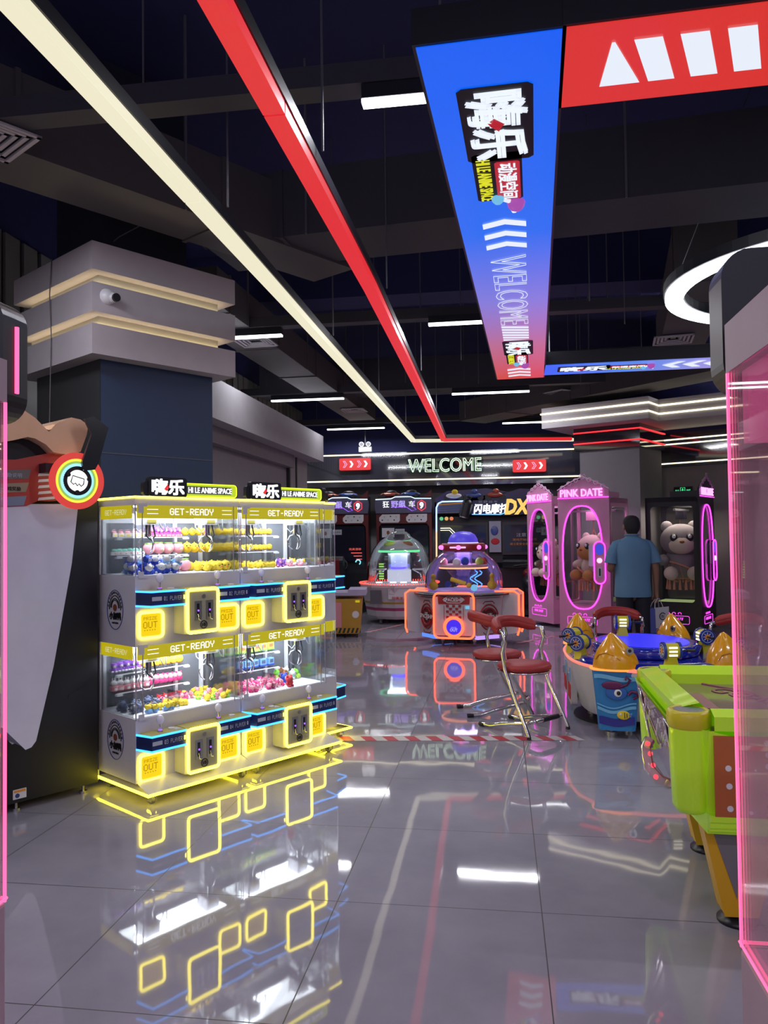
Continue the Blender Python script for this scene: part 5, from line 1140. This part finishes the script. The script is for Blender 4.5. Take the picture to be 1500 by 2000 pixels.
# ================= twin motorcycle game =================
t = empty('motorcycle_arcade_cabinet', (-1.25, 14.9, 0), 0, 'wide twin motorcycle game with lit Chinese title, two screens and tilted black bottle', 'motorcycle game'); w = 2.3
MB().prism([(.8, 0), (.0, 0), (.0, .80), (.2, .9), (.25, 1.78), (.0, 1.86), (.0, 2.05), (.8, 2.1)], .04, w - .04, BLACK, 'x').build('cabinet_body', t)
art = MB().box(.05, 1.0, -.02, .0, 1.84, 2.03, mat('marquee_art_grey', (.14, .14, .2), .4)).build('marquee_art', t)
b = MB()
for k in range(4): b.prism([(.08, 1.86 + k * .045), (.5, 1.88 + k * .045), (.95, 1.86 + k * .045), (.95, 1.88 + k * .045), (.5, 1.905 + k * .045), (.08, 1.88 + k * .045)], -.024, -.02, (CARB, ORG)[k % 2] if k != 1 else CARB, 'y')
b.build('art_stripes', art)
tp = MB().prism([(.0, 1.8), (.02, 2.12), (.25, 2.26), (1.0, 2.30), (1.4, 2.22), (1.6, 2.28), (2.2, 2.25), (2.25, 2.05), (.0, 2.05)], .02, .08, mat('bike_art_purple', (.05, .035, .14), .3), 'y').build('top_art_board', t)
for xx, m_ in ((.38, WH), (.75, CARB), (1.15, CARR), (1.9, CARR)):
    MB().cyl((xx - .13, -.01, 2.13), .06, .03, BLACK, 16, 'y').cyl((xx + .13, -.01, 2.13), .06, .03, BLACK, 16, 'y').ball((xx, -.01, 2.17), (.15, .03, .05), m_, 16, 8).ball((xx + .02, -.02, 2.24), (.06, .03, .05), YL if m_ is WH else m_, 10, 6).build('rider_relief', tp)
b = MB(); b.tube([(.62, -.04, 2.065), (.16, -.04, 2.06), (.09, -.04, 2.03), (.05, -.04, 1.95), (.045, -.04, 1.5)], .016, glow('ice_blue_tube', (.35, .5, 1), 2), 6); b.tube([(.045, -.04, 1.5), (.04, -.04, .95)], .016, glow('peach_tube', (1, .45, .25), 1.8), 6)
b.build('light_tube', t); MB().tube([(2.2, -.04, 1.9), (2.2, -.04, 1.2)], .014, MATS['ice_blue_tube'], 6).build('light_tube', t)
sgn = MB().prism([(.70, 1.80), (1.45, 1.78), (1.72, 1.80), (1.86, 2.10), (1.36, 2.12), (1.32, 2.08), (.74, 2.07)], -.12, -.05, mat('title_board_navy', (.01, .02, .08), .3), 'y').build('title_board', t)
b = MB(); b.text('闪电摩托', (1.07, -.13, 1.91), .64, .19, LTW, bold=.035, shear=.15, d=.01); b.text('狂 野 战 车', (1.02, -.13, 2.04), .35, .04, TXT); b.build('title', sgn)
b = MB(); b.text('DX', (1.56, -.14, 1.94), .48, .29, glow('gold_letters', (1, .55, .12), 1.2), bold=.05, shear=.2, d=.01); b.build('title_suffix', sgn)
b = MB(); b.tube([(.72, -.13, 1.81), (1.25, -.13, 1.80), (1.33, -.13, 1.83)], .008, glow('cyan_thin', (.1, .6, 1), 1.6), 5); b.build('title_outline', sgn)
nb = MB(); nb.v = []; nb.cyl((0, 0, -.17), .10, .26, BLACK, 20).lathe([(.10, .09), (.08, .14), (.04, .16), (.04, .20), (.055, .20), (.055, .23), (.001, .23)], BLACK, 20).cyl((0, 0, -.19), .08, .02, STEEL, 16)
o = nb.build('gas_bottle', t); o.location = (.62, -.2, 1.93); o.rotation_euler = (0, R(16), 0)
for x0_ in (.14, 1.94):
    b = MB()
    for k, c_ in enumerate((('green_lamp', (.15, .7, .3)), ('amber_lamp', (.9, .5, .15)), ('orange_lamp', (.9, .25, .1)))): b.cyl((x0_ + k * .095, -.01, 1.74), .036, .02, glow(c_[0], c_[1], .8), 16, 'y')
    b.build('signal_lamps', t)
for x0_ in (.08, 1.27):
    fr_ = MB().box(x0_, x0_ + .93, -.02, .18, 1.05, 1.66, mat('monitor_bezel', (.03, .03, .035), .4)).build('monitor_frame', t)
    MB().box(x0_ + .04, x0_ + .89, -.025, -.02, 1.10, 1.61, mat('screen_dark2', (.02, .035, .06), .06)).build('screen', fr_)
b = MB(); b.tube([(.12, -.03, 1.56), (.30, -.03, 1.56), (.42, -.03, 1.44), (.72, -.03, 1.25)], .007, CREAML, 4); b.tube([(.12, -.03, 1.52), (.29, -.03, 1.52), (.40, -.03, 1.40)], .005, CREAML, 4)
b.tube([(.12, -.03, 1.25), (.45, -.03, 1.1)], .005, REDL, 4); b.text('注意', (1.62, -.03, 1.42), .18, .07, TXT); b.text('游戏开始请投币', (1.68, -.03, 1.33), .44, .045, ORG); b.text('请注意安全请勿攀爬机台', (1.72, -.03, 1.25), .62, .045, ORG)
b.build('screen_graphics', t)
MB().box(1.03, 1.25, -.03, -.01, 1.1, 1.68, mat('poster_lilac', (.35, .35, .45), .4)).ball((1.14, -.035, 1.3), (.08, .01, .06), RDD, 12, 8).ball((1.13, -.035, 1.5), (.07, .01, .09), CARB, 12, 8).build('middle_poster', t)
for x0_ in (.08, 1.27):
    MB().prism([(-.30, .82), (.0, 1.0), (.0, .84)], x0_, x0_ + .93, BLACK, 'x').build('dash', t)
    bk = MB().ball((x0_ + .47, -.65, .55), (.14, .40, .18), BLACK, 16, 10).cyl((x0_ + .44, -.95, .25), .22, .06, BLACK, 20, 'x').ball((x0_ + .47, -.45, .72), (.12, .2, .10), DRED, 14, 8).box(x0_ + .25, x0_ + .70, -1.0, -.0, .03, .12, BLACK).tube([(x0_ + .2, -.35, .85), (x0_ + .47, -.25, .88), (x0_ + .74, -.35, .85)], .018, BLACK, 8).build('ride_on_bike', t)
    MB().tube([(x0_ + .47 + .0, -.9 + .15 * math.cos(R(a)), .3 + .15 * math.sin(R(a))) for a in range(0, 360, 20)], .01, glow('bike_blue', (.1, .3, 1), 1), 5, True).build('wheel_light', bk)

# ================= spaceship dome machine =================
t = empty('spaceship_dome_machine', (-.51, 10.69, 0), R(-9), 'dome prize machine with orange-red neon frames, flying-saucer top and spaceship emblems', 'prize machine')
SWH = mat('spaceship_white', (.55, .53, .57), .35); SRD = mat('spaceship_red', (.32, .02, .025), .4); SDK = mat('emblem_dark', (.10, .015, .02), .5)
MB().lathe([(.001, .09), (.50, .09), (.56, .16), (.60, .62), (.62, .66), (.62, .69), (.001, .69)], SWH, 8, (0, 0, 0), a0=22.5, a1=382.5, smooth=False).build('octagonal_body', t)
MB().lathe([(.66, .655), (.67, .665), (.66, .675), (.54, .68), (.54, .66), (.66, .655)], BLACK, 40).build('deck_ring', t)
def lobe(ang, front):
    e = empty('lobe', (0, 0, 0), R(ang)); e.parent = t
    yo = .13 if front else 0; hw = .25 if front else .19
    b = MB().prism([(-.74 + yo, .16), (-.50, .12), (-.50, .70), (-.70 + yo, .70), (-.76 + yo, .64)], -hw, hw, SWH, 'x'); b.build('lobe_shell', e)
    fr = rrect(-.26, .26, .13, .70, .07, 6); e.location = Vector((math.sin(R(ang)), -math.cos(R(ang)), 0)) * -yo if 0 else e.location
    if front: MB().tube([(p[0], -.645, p[1]) for p in fr], .013, ORN, 8, True).build('neon_frame', e)
    else:
        for s_ in (-.195, .195): MB().tube([(s_, -.45, .695), (s_, -.70, .70), (s_, -.765, .66), (s_, -.765, .2), (s_, -.74, .13)], .013, ORN, 8).build('neon_frame', e)
    if front:
        MB().prism([(-.2, .56), (.2, .56), (.21, .67), (-.21, .67)], -.637, -.62, SRD, 'y').build('red_plate', e)
        b = MB(); b.tube([(p[0], -.640, p[1]) for p in ((-.14, .615), (-.08, .655), (.08, .655), (.14, .615), (.08, .575), (-.08, .575))], .005, WH, 5, True); b.text('SPACESHIP', (0, -.639, .615), .26, .045, WH, bold=.02); b.text('幻影飞碟', (0, -.639, .645), .10, .018, WH); b.build('plate_lettering', e)
        b = MB()
        for i in range(5):
            for k in range(5):
                if (i + k) % 2 == 0: b.box(-.10 + i * .04, -.065 + i * .04, -.640, -.634, .38 + k * .035, .41 + k * .035, SRD)
        for s_ in (-.13, .12): b.box(s_, s_ + .006, -.640, -.634, .36, .54, SRD)
        b.box(.15, .20, -.641, -.634, .50, .54, SB); b.build('checker_print', e)
        MB().cyl((0, -.655, .27), .095, .03, glow('door_blue', (.05, .02, .85), 1.0), 32, 'y').build('prize_door', e)
        MB().tube([(.118 * math.cos(R(a)), -.655, .27 + .118 * math.sin(R(a))) for a in range(0, 360, 12)], .02, ORN, 8, True).build('door_neon', e)
        b = MB(); b.text('OUT', (0, -.657, .235), .10, .04, glow('door_lilac', (.4, .35, 1), 1), bold=.04); b.text('PRIZE', (0, -.657, .265), .07, .015, MATS['door_lilac']); b.build('door_lettering', e)
for a_, f_ in ((0, True), (90, False), (180, True), (-90, False)): lobe(a_, f_)
for ang in (-45, 45, 135, -135):
    e = empty('round_emblem_panel', (0, 0, 0), R(ang)); e.parent = t
    MB().box(-.19, .19, -.575, -.56, .15, .62, mat('panel_pale', (.48, .46, .5), .4)).build('door_panel', e)
    b = MB(); b.cyl((0, -.582, .38), .125, .004, SDK, 28, 'y'); b.tube([(.14 * math.cos(R(a)), -.582, .38 + .16 * math.sin(R(a))) for a in range(0, 360, 15)], .010, SRD, 5, True)
    b.tube([(.105 * math.cos(R(a)), -.586, .38 + .115 * math.sin(R(a))) for a in range(200, 340, 15)], .022, SRD, 5); b.tube([(.10 * math.cos(R(a)), -.586, .38 + .115 * math.sin(R(a))) for a in range(30, 150, 15)], .012, SRD, 5)
    b.text('SPACESHIP', (0, -.592, .38), .32, .055, WH, bold=.02); b.text('幻影', (0, -.59, .42), .08, .025, WH); b.text('飞碟', (0, -.59, .34), .06, .02, WH)
    b.tube([(-.09, -.578, .55), (-.06, -.578, .58), (.06, -.578, .58), (.09, -.578, .55)], .006, SRD, 4); b.tube([(-.09, -.578, .19), (-.06, -.578, .165), (.06, -.578, .165), (.09, -.578, .19)], .006, SRD, 4); b.build('red_emblem', e)
    MB().box(-.17, .17, -.56, -.50, .098, .15, glow('foot_light_blue' if ang < 0 else 'foot_light_violet', (.1, .25, 1) if ang == -45 else (.5, .3, .9), 1.2)).build('foot_light', e)
MB().lathe([(.52, .69), (.525, .80), (.51, .92), (.46, 1.04), (.38, 1.13), (.28, 1.21), (.26, 1.22)], DOMEG, 40).build('glass_dome', t)
MB().lathe([(.001, .70), (.50, .70), (.50, .695)], glow('lilac_floor', (.25, .16, .6), .6), 32).build('lit_floor', t)
MB().lathe([(.10, .76), (.14, .86), (.24, .98), (.24, .99), (.12, .87), (.08, .77)], glass('lilac_funnel', (.7, .65, .95), .3, (.5, .4, .9)), 28).build('funnel', t)
MB().lathe([(.001, .995), (.30, .99), (.33, 1.01), (.31, 1.045), (.29, 1.04), (.001, 1.03)], mat('tray_pink', (.6, .35, .4), .3), 32).build('ring_tray', t)
MB().tube([(.318 * math.cos(R(a)), .318 * math.sin(R(a)), 1.0) for a in range(0, 360, 12)], .014, glow('orange_tray_light', (1, .30, .14), 2), 6, True).build('tray_light', t)
MB().cyl((0, 0, 1.03), .12, .20, glass('centre_tube', (.8, .75, 1), .2, (.6, .5, 1)), 20).build('centre_tube', t)
MB().lathe([(.001, 1.22), (.28, 1.22), (.30, 1.245), (.30, 1.30), (.28, 1.325), (.001, 1.325)], SRD, 36).build('saucer_band', t)
for ang in (-90, -35, -145, 20, 90, 200):
    a = R(ang); MB().ball((.30 * math.cos(a), .30 * math.sin(a), 1.272), (.034, .034, .03), glow('saucer_pink_lamp', (1, .15, .6), 2), 12, 8).build('saucer_lamp', t)
MB().tube([(.305 * math.cos(R(a)), .305 * math.sin(R(a)), 1.272) for a in range(-112, -67, 5)], .012, glow('saucer_lilac_bar', (.75, .35, 1), 1.8), 6).build('saucer_bar', t)
MB().lathe([(.20, 1.325), (.195, 1.38), (.16, 1.44), (.10, 1.475), (.001, 1.488)], glow('blue_dome', (.09, .06, .75), .8), 32).build('saucer_dome', t)
MB().tube([(.20 * math.cos(R(a)), .20 * math.sin(R(a)), 1.33) for a in range(0, 360, 15)], .008, glow('dome_rim_lilac', (.5, .45, 1), 1.6), 6, True).build('dome_rim', t)
ba = MB().box(-.06, .06, -.44, -.40, .80, .84, YL); ba = MB().tube([(-.10, -.34, .86), (.10, -.34, .80)], .028, YL, 12).ball((.14, -.34, .78), .035, YL, 12, 8).build('spring_arm', t)
MB().tube([(-.14, -.36 , .79 + 0) , (-.14, -.30, .79)], .04, BLUEN if 0 else MATS['reel_blue'], 14).build('arm_wheel', t)
for s_ in (.16, .22): MB().tube([(s_ + .05 * math.sin(k * .9), -.1, .74 + k * .022) for k in range(11)], .009, glow('blue_coil', (.1, .35, 1), 1.6), 6).build('blue_light_coil', t)
o0 = Vector((-.51, 10.69, 0))
for i, (x, y, z, m_, lab) in enumerate(((-.26, -.08, 1.075, PKL, 'lilac pink'), (-.08, -.17, 1.07, WH, 'white'), (.03, -.15, 1.09, BL, 'blue'), (.22, -.12, 1.075, LIM, 'lime green'), (.27, .02, 1.075, RDD, 'red'))):
    o = MB().ball((0, 0, 0), (.055, .055, .06), m_, 18, 12).build('capsule_ball', None, tuple(o0 + Vector((x, y, z)))); tag(o, lab + ' capsule ball on the upper ring tray of the spaceship machine', 'capsule')
for x, y, lab, m_ in ((-.40, -.10, 'yellow duck toy at the left inside the spaceship machine dome', YL), (.38, -.02, 'yellow duck toy at the right inside the spaceship machine dome', YL)):
    o = MB().ball((0, 0, .06), (.065, .05, .06), m_, 14, 10).cyl((0, 0, .10), .028, .06, m_, 12).ball((0, 0, .185), (.034, .034, .034), m_, 12, 8).build('duck_toy', None, tuple(o0 + Vector((x, y, .70)))); tag(o, lab, 'toy')
tag(MB().ball((0, 0, .045), .045, SB, 14, 10).build('blue_ball', None, tuple(o0 + Vector((.15, -.30, .70)))), 'light blue ball on the floor of the spaceship machine dome', 'ball')
for a in (-120, -60, 60, 120): castor_ = MB().cyl((.42 * math.cos(R(a)) - .012, .42 * math.sin(R(a)), .035), .035, .024, RUBBER, 16, 'x').box(.42 * math.cos(R(a)) - .02, .42 * math.cos(R(a)) + .02, .42 * math.sin(R(a)) - .02, .42 * math.sin(R(a)) + .02, .06, .1, STEEL).build('castor', t)
area('dome_light', (-.51, 10.69, 1.20), .3, .3, 3, (.7, .55, 1))

# ================= white dome machine =================
t = empty('white_dome_machine', (-1.70, 13.15, 0), 0, 'white dome prize machine with a red light ring and green lit canopy', 'prize machine')
MB().lathe([(.001, .08), (.50, .08), (.55, .13), (.60, .40), (.66, .60), (.66, .64), (.001, .64)], SWH, 10, a0=18, a1=378, smooth=False).build('faceted_body', t)
MB().lathe([(.562, .20), (.578, .27), (.566, .274), (.55, .20)], mat('magenta_stripe', (.35, .04, .15), .4), 10, a0=18, a1=378, smooth=False).build('magenta_stripe', t)
MB().lathe([(.592, .335), (.60, .36), (.59, .37), (.58, .335)], mat('mustard_stripe', (.4, .28, .05), .4), 10, a0=18, a1=378, smooth=False).build('mustard_stripe', t)
b = MB()
for a in range(0, 360, 4): b.ball((.665 * math.cos(R(a)), .665 * math.sin(R(a)), .655), (.011, .011, .015), glow('red_dot_light', (1, .07, .05), 2.2), 6, 4)
b.build('red_light_ring', t)
b = MB(); b.box(-.40, -.22, -.60, -.565, .34, .56, mat('hatch_grey', (.1, .1, .13), .3)); b.build('prize_hatch', t)
b = MB(); b.box(-.1, .25, -.635, -.62, .42, .58, CASE); b.text('甜蜜宝石', (.08, -.64, .44), .24, .045, RDD); b.tube([(p[0], -.637, p[1]) for p in ((-.08, .50), (0, .50), (0, .57), (-.08, .57))], .002, TXT, 4, True); b.box(.19, .22, -.638, -.635, .5, .53, SB); b.build('instruction_plate', t)
MB().lathe([(.53, .66), (.535, .86), (.51, 1.02), (.44, 1.20), (.33, 1.34), (.20, 1.42), (.19, 1.45), (.12, 1.50), (.001, 1.515)], DOMEG, 40).build('glass_dome', t)
MB().cyl((0, 0, .66), .20, .20, glow('white_drum', (.75, .8, 1), .7), 28).cyl((0, 0, .86), .19, .3, glass('frosted_drum', (.85, .9, 1), .45, (.75, .8, 1)), 28).build('centre_drum', t)
MB().tube([(.12 * math.cos(R(a)), .12 * math.sin(R(a)) - .10, .90) for a in range(0, 360, 15)], .02, BLUEN, 6, True).build('blue_light_ring', t)
MB().lathe([(.28, 1.17), (.34, 1.18), (.30, 1.25), (.18, 1.33), (.001, 1.36)], mat('canopy_grey', (.3, .3, .3), .5), 32).build('canopy', t)
MB().tube([(.335 * math.cos(R(a)), .335 * math.sin(R(a)), 1.175) for a in range(0, 360, 12)], .02, glow('green_canopy_light', (.12, .75, .3), 1.2), 6, True).build('green_light_ring', t)
MB().ball((-.12, -.16, 1.29), (.11, .08, .055), LIM, 16, 8).ball((.13, -.12, 1.28), (.12, .08, .06), BRN, 16, 8).build('canopy_figures', t)
for s_ in (-1, 1): MB().box(s_ * .33 - .1, s_ * .33 + .1, -.12, .12, .86, .88, CASE).tube([(s_ * .25, -.05, .86), (s_ * .36, -.05, .80), (s_ * .40, -.1, .68)], .012, CHROME, 6).box(s_ * .33 - .08, s_ * .33 + .08, -.1, .1, .88, 1.0, GLASS).build('sorting_arm', t)
b = MB()
for x in (-.28, -.05, .12, .3): b.box(x - .05, x + .05, -.42, -.40, .665, .685, glow('deck_led', (.9, .95, 1), 3))
b.build('deck_led', t)
for a in (-130, -50, 50, 130): MB().cyl((.42 * math.cos(R(a)) - .015, .42 * math.sin(R(a)), .04), .04, .03, RUBBER, 16, 'x').box(.42 * math.cos(R(a)) - .02, .42 * math.cos(R(a)) + .02, .42 * math.sin(R(a)) - .02, .42 * math.sin(R(a)) + .02, .06, .09, STEEL).build('castor', t)
area('dome_light', (-1.70, 13.15, 1.14), .4, .4, 4, (.85, .95, 1))

# ================= small yellow cabinet behind the claw machines =================
t = empty('yellow_game_cabinet', (-2.45, 10.95, 0), R(8), 'small yellow-orange cabinet with black hazard stripes, seen beyond the claw machines', 'arcade cabinet')
YO = mat('yellow_orange_case', (.50, .27, .03), .35)
MB().prism([(0, .06), (.45, .06), (.49, .55), (.0, .55)], 0, .6, YO, 'y').build('case', t)
MB().box(-.0, .47, -.004, 0, .07, .14, BLACK).build('hazard_band', t)
b = MB()
for k in range(8): b.prism([(.0 + k * .06, .07), (.03 + k * .06, .07), (.055 + k * .06, .14), (.025 + k * .06, .14)], -.008, -.004, YO, 'y')
b.build('hazard_stripes', t)
MB().prism([(-.06, .55), (.12, .55), (.12, .60), (.55, .60), (.55, .68), (.3, .68), (.3, .64), (-.06, .64)], -.02, .6, mat('lilac_white_top', (.45, .4, .6), .3), 'y').build('counter_top', t)
MB().box(.12, .2, -.006, 0, .15, .5, PKL).cyl((.40, -.008, .33), .05, .006, WH, 16, 'y').box(.40, .46, -.02, -.0, .50, .53, YEL if 0 else YBAND).build('front_print', t)
MB().box(.01, .03, .05, .08, 0, .06, BLACK).box(.40, .43, .05, .08, 0, .06, BLACK).box(.2, .23, .5, .55, 0, .06, BLACK).build('foot', t)

# ================= the man =================
SKIN = mat('skin', (.24, .12, .08), .55); HAIR = mat('short_dark_hair', (.012, .010, .012), .8); SHIRT = mat('blue_polo_cotton', (.10, .21, .33), .85); TROU = mat('black_trousers', (.010, .010, .018), .8); SHOE = mat('dark_shoe', (.015, .013, .012), .5)
MANP = (1.352, 8.55, 0); man = empty('person', MANP, R(8), 'man seen from behind in a blue polo shirt and dark trousers, holding a paper bag', 'person')
def skinbody():
    V, E_, RR = [], [], []
    def p(x, y, z, r, prev=None):
        V.append((x, y, z)); RR.append(r)
        if prev is not None: E_.append((prev, len(V) - 1))
        return len(V) - 1
    pel = p(0, 0, .84, (.11, .085)); sp1 = p(0, .0, 1.02, (.12, .09), pel); ch = p(0, -.01, 1.20, (.12, .085), sp1); nb = p(0, -.015, 1.34, (.065, .05), ch)
    nk = p(0, -.005, 1.41, (.055, .055), nb); hb = p(0, .005, 1.465, (.06, .068), nk); hm = p(0, .012, 1.525, (.076, .092), hb); ht_ = p(0, .01, 1.585, (.066, .082), hm); p(0, .005, 1.612, (.034, .045), ht_)
    for s_ in (-1, 1):
        hip = p(s_ * .088, 0, .78, (.07, .07), pel); kn = p(s_ * .095, .005, .44, (.055, .055), hip); an = p(s_ * .10, -.01, .09, (.036, .036), kn); p(s_ * .105, .10, .03, (.035, .025), an)
        sh = p(s_ * .165, -.01, 1.315, (.046, .046), nb)
        if s_ > 0: el = p(.232, -.03, 1.07, (.040, .040), sh); wr = p(.243, .0, .845, (.026, .026), el); pm = p(.245, .008, .775, (.022, .035), wr)
        else: el = p(-.232, -.0, 1.06, (.040, .040), sh); wr = p(-.16, .20, 1.05, (.026, .026), el); pm = p(-.12, .265, 1.07, (.032, .022), wr)
        if s_ > 0:
            for k in range(4):
                L_ = (.9, 1, .95, .8)[k]; f1 = p(.248, .036 - k * .019, .735, (.0095, .0095), pm); f2 = p(.236, .036 - k * .019, .735 - .030 * L_, (.009, .009), f1); p(.218, .036 - k * .019, .735 - .032 * L_ + .006, (.008, .008), f2)
            th = p(.225, .042, .765, (.010, .010), pm); p(.215, .046, .732, (.009, .009), th)
        else:
            for k in range(4):
                f1 = p(-.085, .295, 1.10 - k * .018, (.0095, .0095), pm); f2 = p(-.06, .31, 1.10 - k * .018, (.009, .009), f1); p(-.045, .30, 1.098 - k * .018, (.008, .008), f2)
            th = p(-.095, .26, 1.11, (.010, .010), pm); p(-.07, .27, 1.125, (.009, .009), th)
    me = bpy.data.meshes.new('body'); me.from_pydata(V, E_, []); o = bpy.data.objects.new('body', me); COL.objects.link(o)
    md = o.modifiers.new('s', 'SKIN'); md.use_smooth_shade = True
    lay = me.skin_vertices[0].data
    for i, r_ in enumerate(RR): lay[i].radius = r_ if isinstance(r_, tuple) else (r_, r_)
    lay[0].use_root = True
    ss = o.modifiers.new('u', 'SUBSURF'); ss.levels = 2; ss.render_levels = 2
    me.materials.append(SKIN); o.parent = man; return o
skinbody()
b = MB()
for s_ in (-1, 1): b.ball((s_ * .078, .0, 1.50), (.014, .022, .032), SKIN, 10, 8)
b.build('ear', man)
MB().ball((0, .085, 1.50), (.012, .022, .02), SKIN, 8, 6).ball((-.03, .085, 1.525), .009, INK, 6, 4).ball((.03, .085, 1.525), .009, INK, 6, 4).box(-.025, .025, .078, .088, 1.462, 1.468, RDD).build('face', man)
MB().loft([(0, -.02, 1.435, .052, .045), (0, -.028, 1.47, .070, .062), (0, -.012, 1.51, .082, .082), (0, 0, 1.55, .084, .094), (0, .004, 1.59, .074, .086), (0, .004, 1.615, .048, .058), (0, .004, 1.624, .018, .022)], HAIR, 24, True, 2.2).build('hair', man)
b = MB(); b.loft([(0, .0, .775, .185, .125), (0, .0, .80, .188, .13), (0, 0, .92, .180, .125), (0, -.005, 1.05, .178, .120), (0, -.01, 1.18, .188, .122), (0, -.015, 1.27, .192, .118), (0, -.018, 1.33, .175, .10), (0, -.015, 1.375, .115, .08), (0, -.01, 1.395, .07, .066), (0, -.008, 1.415, .066, .064)], SHIRT, 36, False, 2.4)
for s_ in (-1, 1):
    y1 = -.03 if s_ > 0 else -.0
    b.tube([(s_ * .115, -.015, 1.335), (s_ * .163, -.014, 1.312), (s_ * .197, -.016, 1.255), (s_ * .222, -.02 + y1 * .2, 1.19), (s_ * .232, -.022 + y1 * .3, 1.125)], [.045, .055, .058, .058, .063], SHIRT, 18)
b.build('polo_shirt', man)
b = MB(); b.tube([(.067 * math.cos(R(a)), -.010 + .066 * math.sin(R(a)), 1.418) for a in range(0, 360, 20)], .010, SHIRT, 6, True); b.build('collar', man)
b = MB(); b.loft([(0, 0, .80, .170, .115), (0, 0, .90, .168, .112)], TROU, 28, True, 2.3)
for s_ in (-1, 1): b.loft([(s_ * .10, .01, .05, .068, .075), (s_ * .10, .0, .10, .066, .072), (s_ * .098, .0, .30, .070, .075), (s_ * .095, .005, .46, .076, .08), (s_ * .09, .0, .65, .086, .094), (s_ * .085, 0, .80, .088, .112), (s_ * .08, 0, .84, .088, .112)], TROU, 20)
b.build('trousers', man)
for s_ in (-1, 1): MB().loft([(s_ * .105, .05, 0, .045, .13), (s_ * .105, .05, .03, .046, .13), (s_ * .104, .02, .07, .042, .09), (s_ * .10, .0, .09, .036, .05)], SHOE, 16).build('shoe', man)
bg = empty('paper_bag', (1.352 + .245, 8.55 + .04, .40), R(20), 'blue and white paper carrier bag hanging from the hand of the man', 'bag')
MB().add([(-.10, -.045, 0), (.10, -.045, 0), (.10, .045, 0), (-.10, .045, 0), (-.105, -.045, .255), (.105, -.045, .255), (.105, .045, .255), (-.105, .045, .255)], [(3, 2, 1, 0), (0, 1, 5, 4), (1, 2, 6, 5), (2, 3, 7, 6), (3, 0, 4, 7)], mat('bag_blue', (.07, .09, .33), .7)).build('bag_body', bg)
MB().add([(-.045, -.05, .05), (.108, -.05, .03), (.108, -.05, .27), (-.05, -.05, .26)], [(0, 1, 2, 3)], mat('bag_white', (.48, .47, .5), .7)).build('white_panel', bg)
b = MB(); b.tube([(.035 + .035 * math.cos(R(a)), -.052, .17 + .035 * math.sin(R(a))) for a in range(40, 340, 20)], .005, INK, 5); b.text('BI', (.035, -.051, .17), .03, .03, INK); b.text('SINCE', (.035, -.051, .09), .06, .016, INK); b.build('bag_print', bg)
for y in (-.045, .045): MB().tube([(-.05, y, .25), (-.035, y * .6, .31), (-.012, y * .2 - .02, .352), (.012, y * .2 - .02, .352), (.035, y * .6, .31), (.05, y, .25)], .004, mat('handle_white', (.6, .58, .6), .7), 6).build('rope_handle', bg)
